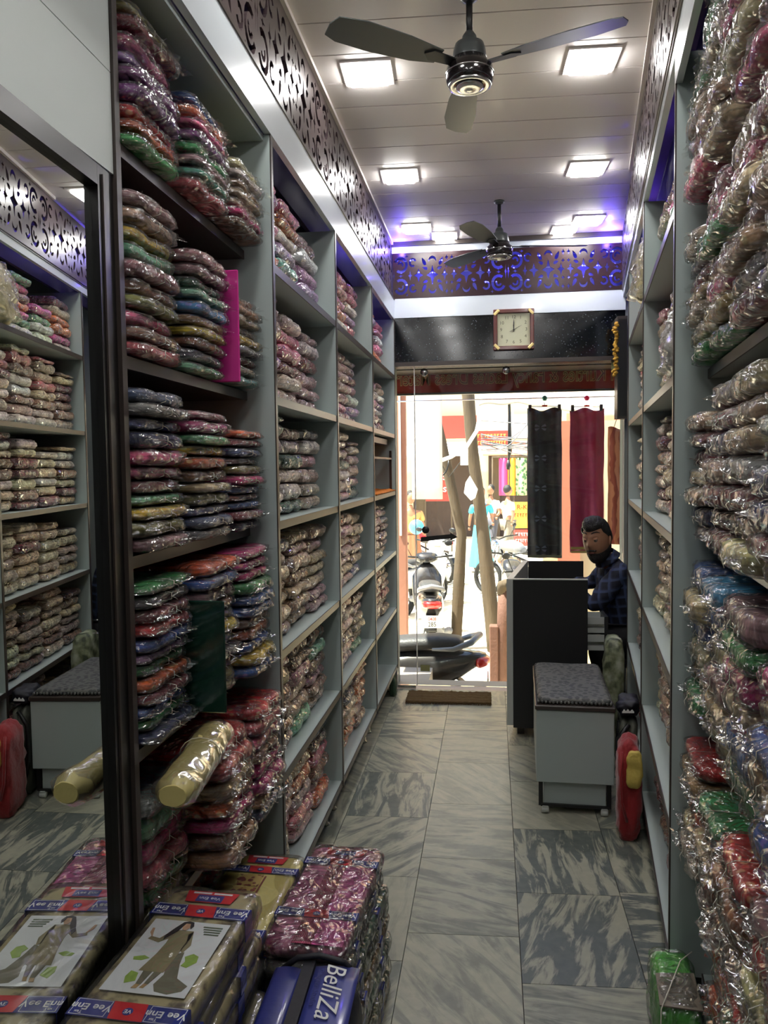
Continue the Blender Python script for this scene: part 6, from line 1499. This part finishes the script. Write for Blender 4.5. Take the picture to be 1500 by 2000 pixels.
def sheet(name, label, x0, x1, z0, z1, y, col, cat='hanging cloth', print_=None):
    t_ = thing(name, label, cat, ((x0+x1)/2, y, z0)); mt = print_ or plain('sheet_%d' % int(x0*100+y*7), srgb(*col), .7)
    mb_ = MB(); mb_.grid(lambda u, v: (x0+(x1-x0)*u, y+.03*math.sin(u*8), z0+(z1-z0)*v), 12, 8); o_ = mb_.build('cloth', mt, t_); md_ = o_.modifiers.new('t', 'SOLIDIFY'); md_.thickness = .01; return t_
sheet('hanging_cloth', 'pink dotted cloth hung up in the shop across the street', .20, .42, .75, 1.75, 21.5, (214, 70, 130))
sheet('hanging_cloth', 'orange cloth hung up in the shop across the street', .43, .63, .75, 1.75, 21.5, (232, 150, 40))
sheet('hanging_cloth', 'green patterned cloth hung up in the shop across the street', .64, .93, .75, 1.75, 21.5, (90, 130, 80), print_=print_mat('green_pattern', srgb(70, 110, 70), srgb(170, 190, 140), 12, 'vor'))
t = thing('display_rail', 'timber rail across the street with pink, orange and green cloths on it', 'rail', (.55, 21.5, ZS)); mb = MB(); mb.tube([(.0, 21.5, 1.775), (1.1, 21.5, 1.775)], .02, 8); mb.build('rod', M['timber'], t)
for x_ in (.02, 1.08):
    mb = MB(); mb.tube([(x_, 21.5, ZS), (x_, 21.5, 1.77)], .02, 8); mb.build('upright', M['timber'], t)
def banner(label, x0, x1, z0, z1, y, bg, lines, tc_, size):
    t_ = thing('shop_banner', label, 'sign', ((x0+x1)/2, y, z0)); mb_ = MB(); mb_.b2((x0, y, z0), (x1, y+.02, z1)); mb_.build('board', bg, t_)
    mb_ = MB(); mb_.b2((x0-.03, y+.0205, ZS), (x0+.0, y+.05, z1)); mb_.b2((x1, y+.0205, ZS), (x1+.03, y+.05, z1)); mb_.build('frame', M['timber'], t_)
    for k, s_ in enumerate(lines):
        if isinstance(s_, int):                       # a row of painted strokes, too far off to read
            mb_ = MB(); dx = (x1-x0)*.86/s_
            for i_ in range(s_):
                cx_ = x0+(x1-x0)*.07+dx*(i_+.5); cz_ = z1-size*.8-k*size*1.15
                mb_.box((cx_, y-.003, cz_+size*.18), (dx*.7, .004, size*.10)); mb_.box((cx_+dx*.12*(i_ % 3-1), y-.003, cz_-size*.10), (dx*.16, .004, size*.5)); mb_.box((cx_-dx*.15, y-.003, cz_-size*.12*(i_ % 2)), (dx*.34, .004, size*.10))
            mb_.build('lettering', tc_, t_); continue
        text_mesh(s_, size, tc_, Matrix.Translation(((x0+x1)/2, y-.003, z1-size*.8-k*size*1.15)) @ Matrix(((1, 0, 0, 0), (0, 0, -1, 0), (0, 1, 0, 0), (0, 0, 0, 1))), 'lettering', t_, .002)
    return t_
YL = plain('sign_yellow', srgb(236, 196, 90), .5)
banner('red shop sign with small yellow lettering, under the tarpaulin', -.42, .42, 2.05, 2.42, 20, M['awning'], [9, 11], YL, .15)
banner('yellow and red shop notice across the street, right of the walking man', .52, 1.0, -.05, .62, 20.5, plain('sign_orange', srgb(232, 160, 60), .5), ['R-K', 6], M['lensred'], .17)
banner('red poster with white lettering, left of the crooked pole', -1.32, -.82, .85, 1.75, 16, M['awning'], ['oms', 'ions', 'ions'], M['plate'], .21)
banner('red lower board under the yellow shop notice', .55, 1.02, -.50, -.08, 20.4, M['lensred'], [6, 7], M['plate'], .14)
# passers-by
def passer(label, x, y, rz, shirt, legs, arms=((.22, -.10, 1.05), (-.24, .05, .95)), skirt=False, stride=.18, h=1.0, sleeve=None):
    t = thing('person', label, 'person', (x, y, ZS), rz)
    J = [((0, 0, .95), .11), ((0, 0, 1.12), .11), ((0, 0, 1.34), .125), ((0, 0, 1.46), .05), ((0, -.01, 1.53), .045), ((.18, 0, 1.38), .05), ((.24, .0, 1.12), .038), ((arms[0]), .026), ((-.18, 0, 1.38), .05), ((-.24, 0, 1.12), .038), ((arms[1]), .026),
         ((.09, 0, .90), .085), ((.10, -stride*.5, .48), .055), ((.10, -stride*.3, .09), .035), ((.10, -stride*.3-.14, .04), .035), ((-.09, 0, .90), .085), ((-.10, stride*.4, .48), .055), ((-.10, stride, .09), .035), ((-.10, stride-.14, .04), .035)]
    E2 = [(0, 1), (1, 2), (2, 3), (3, 4), (2, 5), (5, 6), (6, 7), (2, 8), (8, 9), (9, 10), (0, 11), (11, 12), (12, 13), (13, 14), (0, 15), (15, 16), (16, 17), (17, 18)]
    me_ = skin_body('body', J, E2, M['skin'], t, sub=1); mb_ = MB(); mb_.add([v.co for v in me_.vertices], [list(p_.vertices) for p_ in me_.polygons], True)
    mb_.ball((0, -.012, 1.645), (.078, .095, .115), 14, 10); mb_.ball((0, -.108, 1.64), (.013, .018, .02), 8, 6)
    for s in (0, 1):
        b_ = arms[s]
        for k in range(4): mb_.tube([(b_[0]+.012*(k-1.5), b_[1], b_[2]-.02), (b_[0]+.014*(k-1.5), b_[1]-.01, b_[2]-.075-.01*(k in (1, 2)))], .008, 5)
    mb_.build('body', M['skin'], t, world=False)
    Js = [((0, 0, .90), .135), ((0, 0, 1.12), .13), ((0, 0, 1.34), .145), ((0, 0, 1.47), .06), ((.19, 0, 1.38), .065), ((.23, 0, 1.20), .06), ((-.19, 0, 1.38), .065), ((-.23, 0, 1.20), .06)]
    me_ = skin_body('shirt', Js, [(0, 1), (1, 2), (2, 3), (2, 4), (4, 5), (2, 6), (6, 7)], shirt, t, sub=1); mb_ = MB(); mb_.add([v.co for v in me_.vertices], [list(p_.vertices) for p_ in me_.polygons], True); mb_.build('shirt', shirt, t, world=False)
    if skirt:
        mb_ = MB(); mb_.grid(lambda u, v: ((.15+.12*(1-v))*math.cos(2*PI*u)*(1+.06*math.sin(u*50)), (.13+.12*(1-v))*math.sin(2*PI*u)*(1+.06*math.sin(u*50)), .12+.86*v), 40, 8, closeu=True); mb_.build('skirt', legs, t, world=False)
    else:
        Jt = [((0, 0, .93), .13), J[11], J[12], J[13], J[15], J[16], J[17]]; Jt = [Jt[0]]+[(a, r+.022) for a, r in Jt[1:]]
        me_ = skin_body('trousers', Jt, [(0, 1), (1, 2), (2, 3), (0, 4), (4, 5), (5, 6)], legs, t, sub=1); mb_ = MB(); mb_.add([v.co for v in me_.vertices], [list(p_.vertices) for p_ in me_.polygons], True); mb_.build('trousers', legs, t, world=False)
    mb_ = MB(); mb_.ball((0, .012, 1.675), (.086, .10, .105), 14, 10); mb_.build('hair', M['hair'], t, world=False)
    return t
passer('man in a white shirt and grey trousers walking past across the street', .35, 17.8, PI/2+.5, M['plate'], plain('grey_trousers', srgb(120, 112, 100), .8), stride=.3)
passer('person in a blue shawl and long skirt standing by the thick pole, far off', -.22, 16.5, .3, plain('shawl_blue', srgb(60, 170, 200), .7), plain('skirt_teal', srgb(70, 180, 200), .7), skirt=True)
passer('person in an orange top standing behind the parked scooters on the left', -1.45, 14.2, .4, plain('orange_top', srgb(222, 150, 90), .7), plain('brown_cloth', srgb(150, 100, 70), .7), skirt=True)
passer('person in a light blue shirt beside the white-shirted man across the street', -.02, 18.5, -.6, plain('pale_blue_shirt', srgb(190, 206, 224), .7), plain('charcoal_trousers', srgb(70, 70, 80), .8))
t = thing('blue_balloon', 'light blue ball-shaped bundle at the left, before the person in orange', 'ball', (-1.28, 13.5, ZS)); mb = MB(); mb.ball((-1.28, 13.5, .52), .13, 16, 12); mb.build('ball_body', plain('ball_blue', srgb(80, 180, 230), .4), t); mb = MB(); mb.tube([(-1.28, 13.5, .40), (-1.28, 13.5, ZS)], .01, 6); mb.build('stick', M['timber'], t)
# red can and bottle just left of the mat
t = thing('green_sack', 'dark green sack stuffed under the end of the left shelving', 'sack', (-.672, 5.30, 0)); vs_, fs_ = blob_geo(.045, .14, .13, 8, 8, 6, 2.2, 0, .008, k=4, pinch=0); mb = MB(); mb.add([(a, b, max(.0004, c_)) for a, b, c_ in vs_], fs_, True); mb.build('body', plain('sack_green', srgb(50, 74, 56), .8, bump=.4), t, world=False)
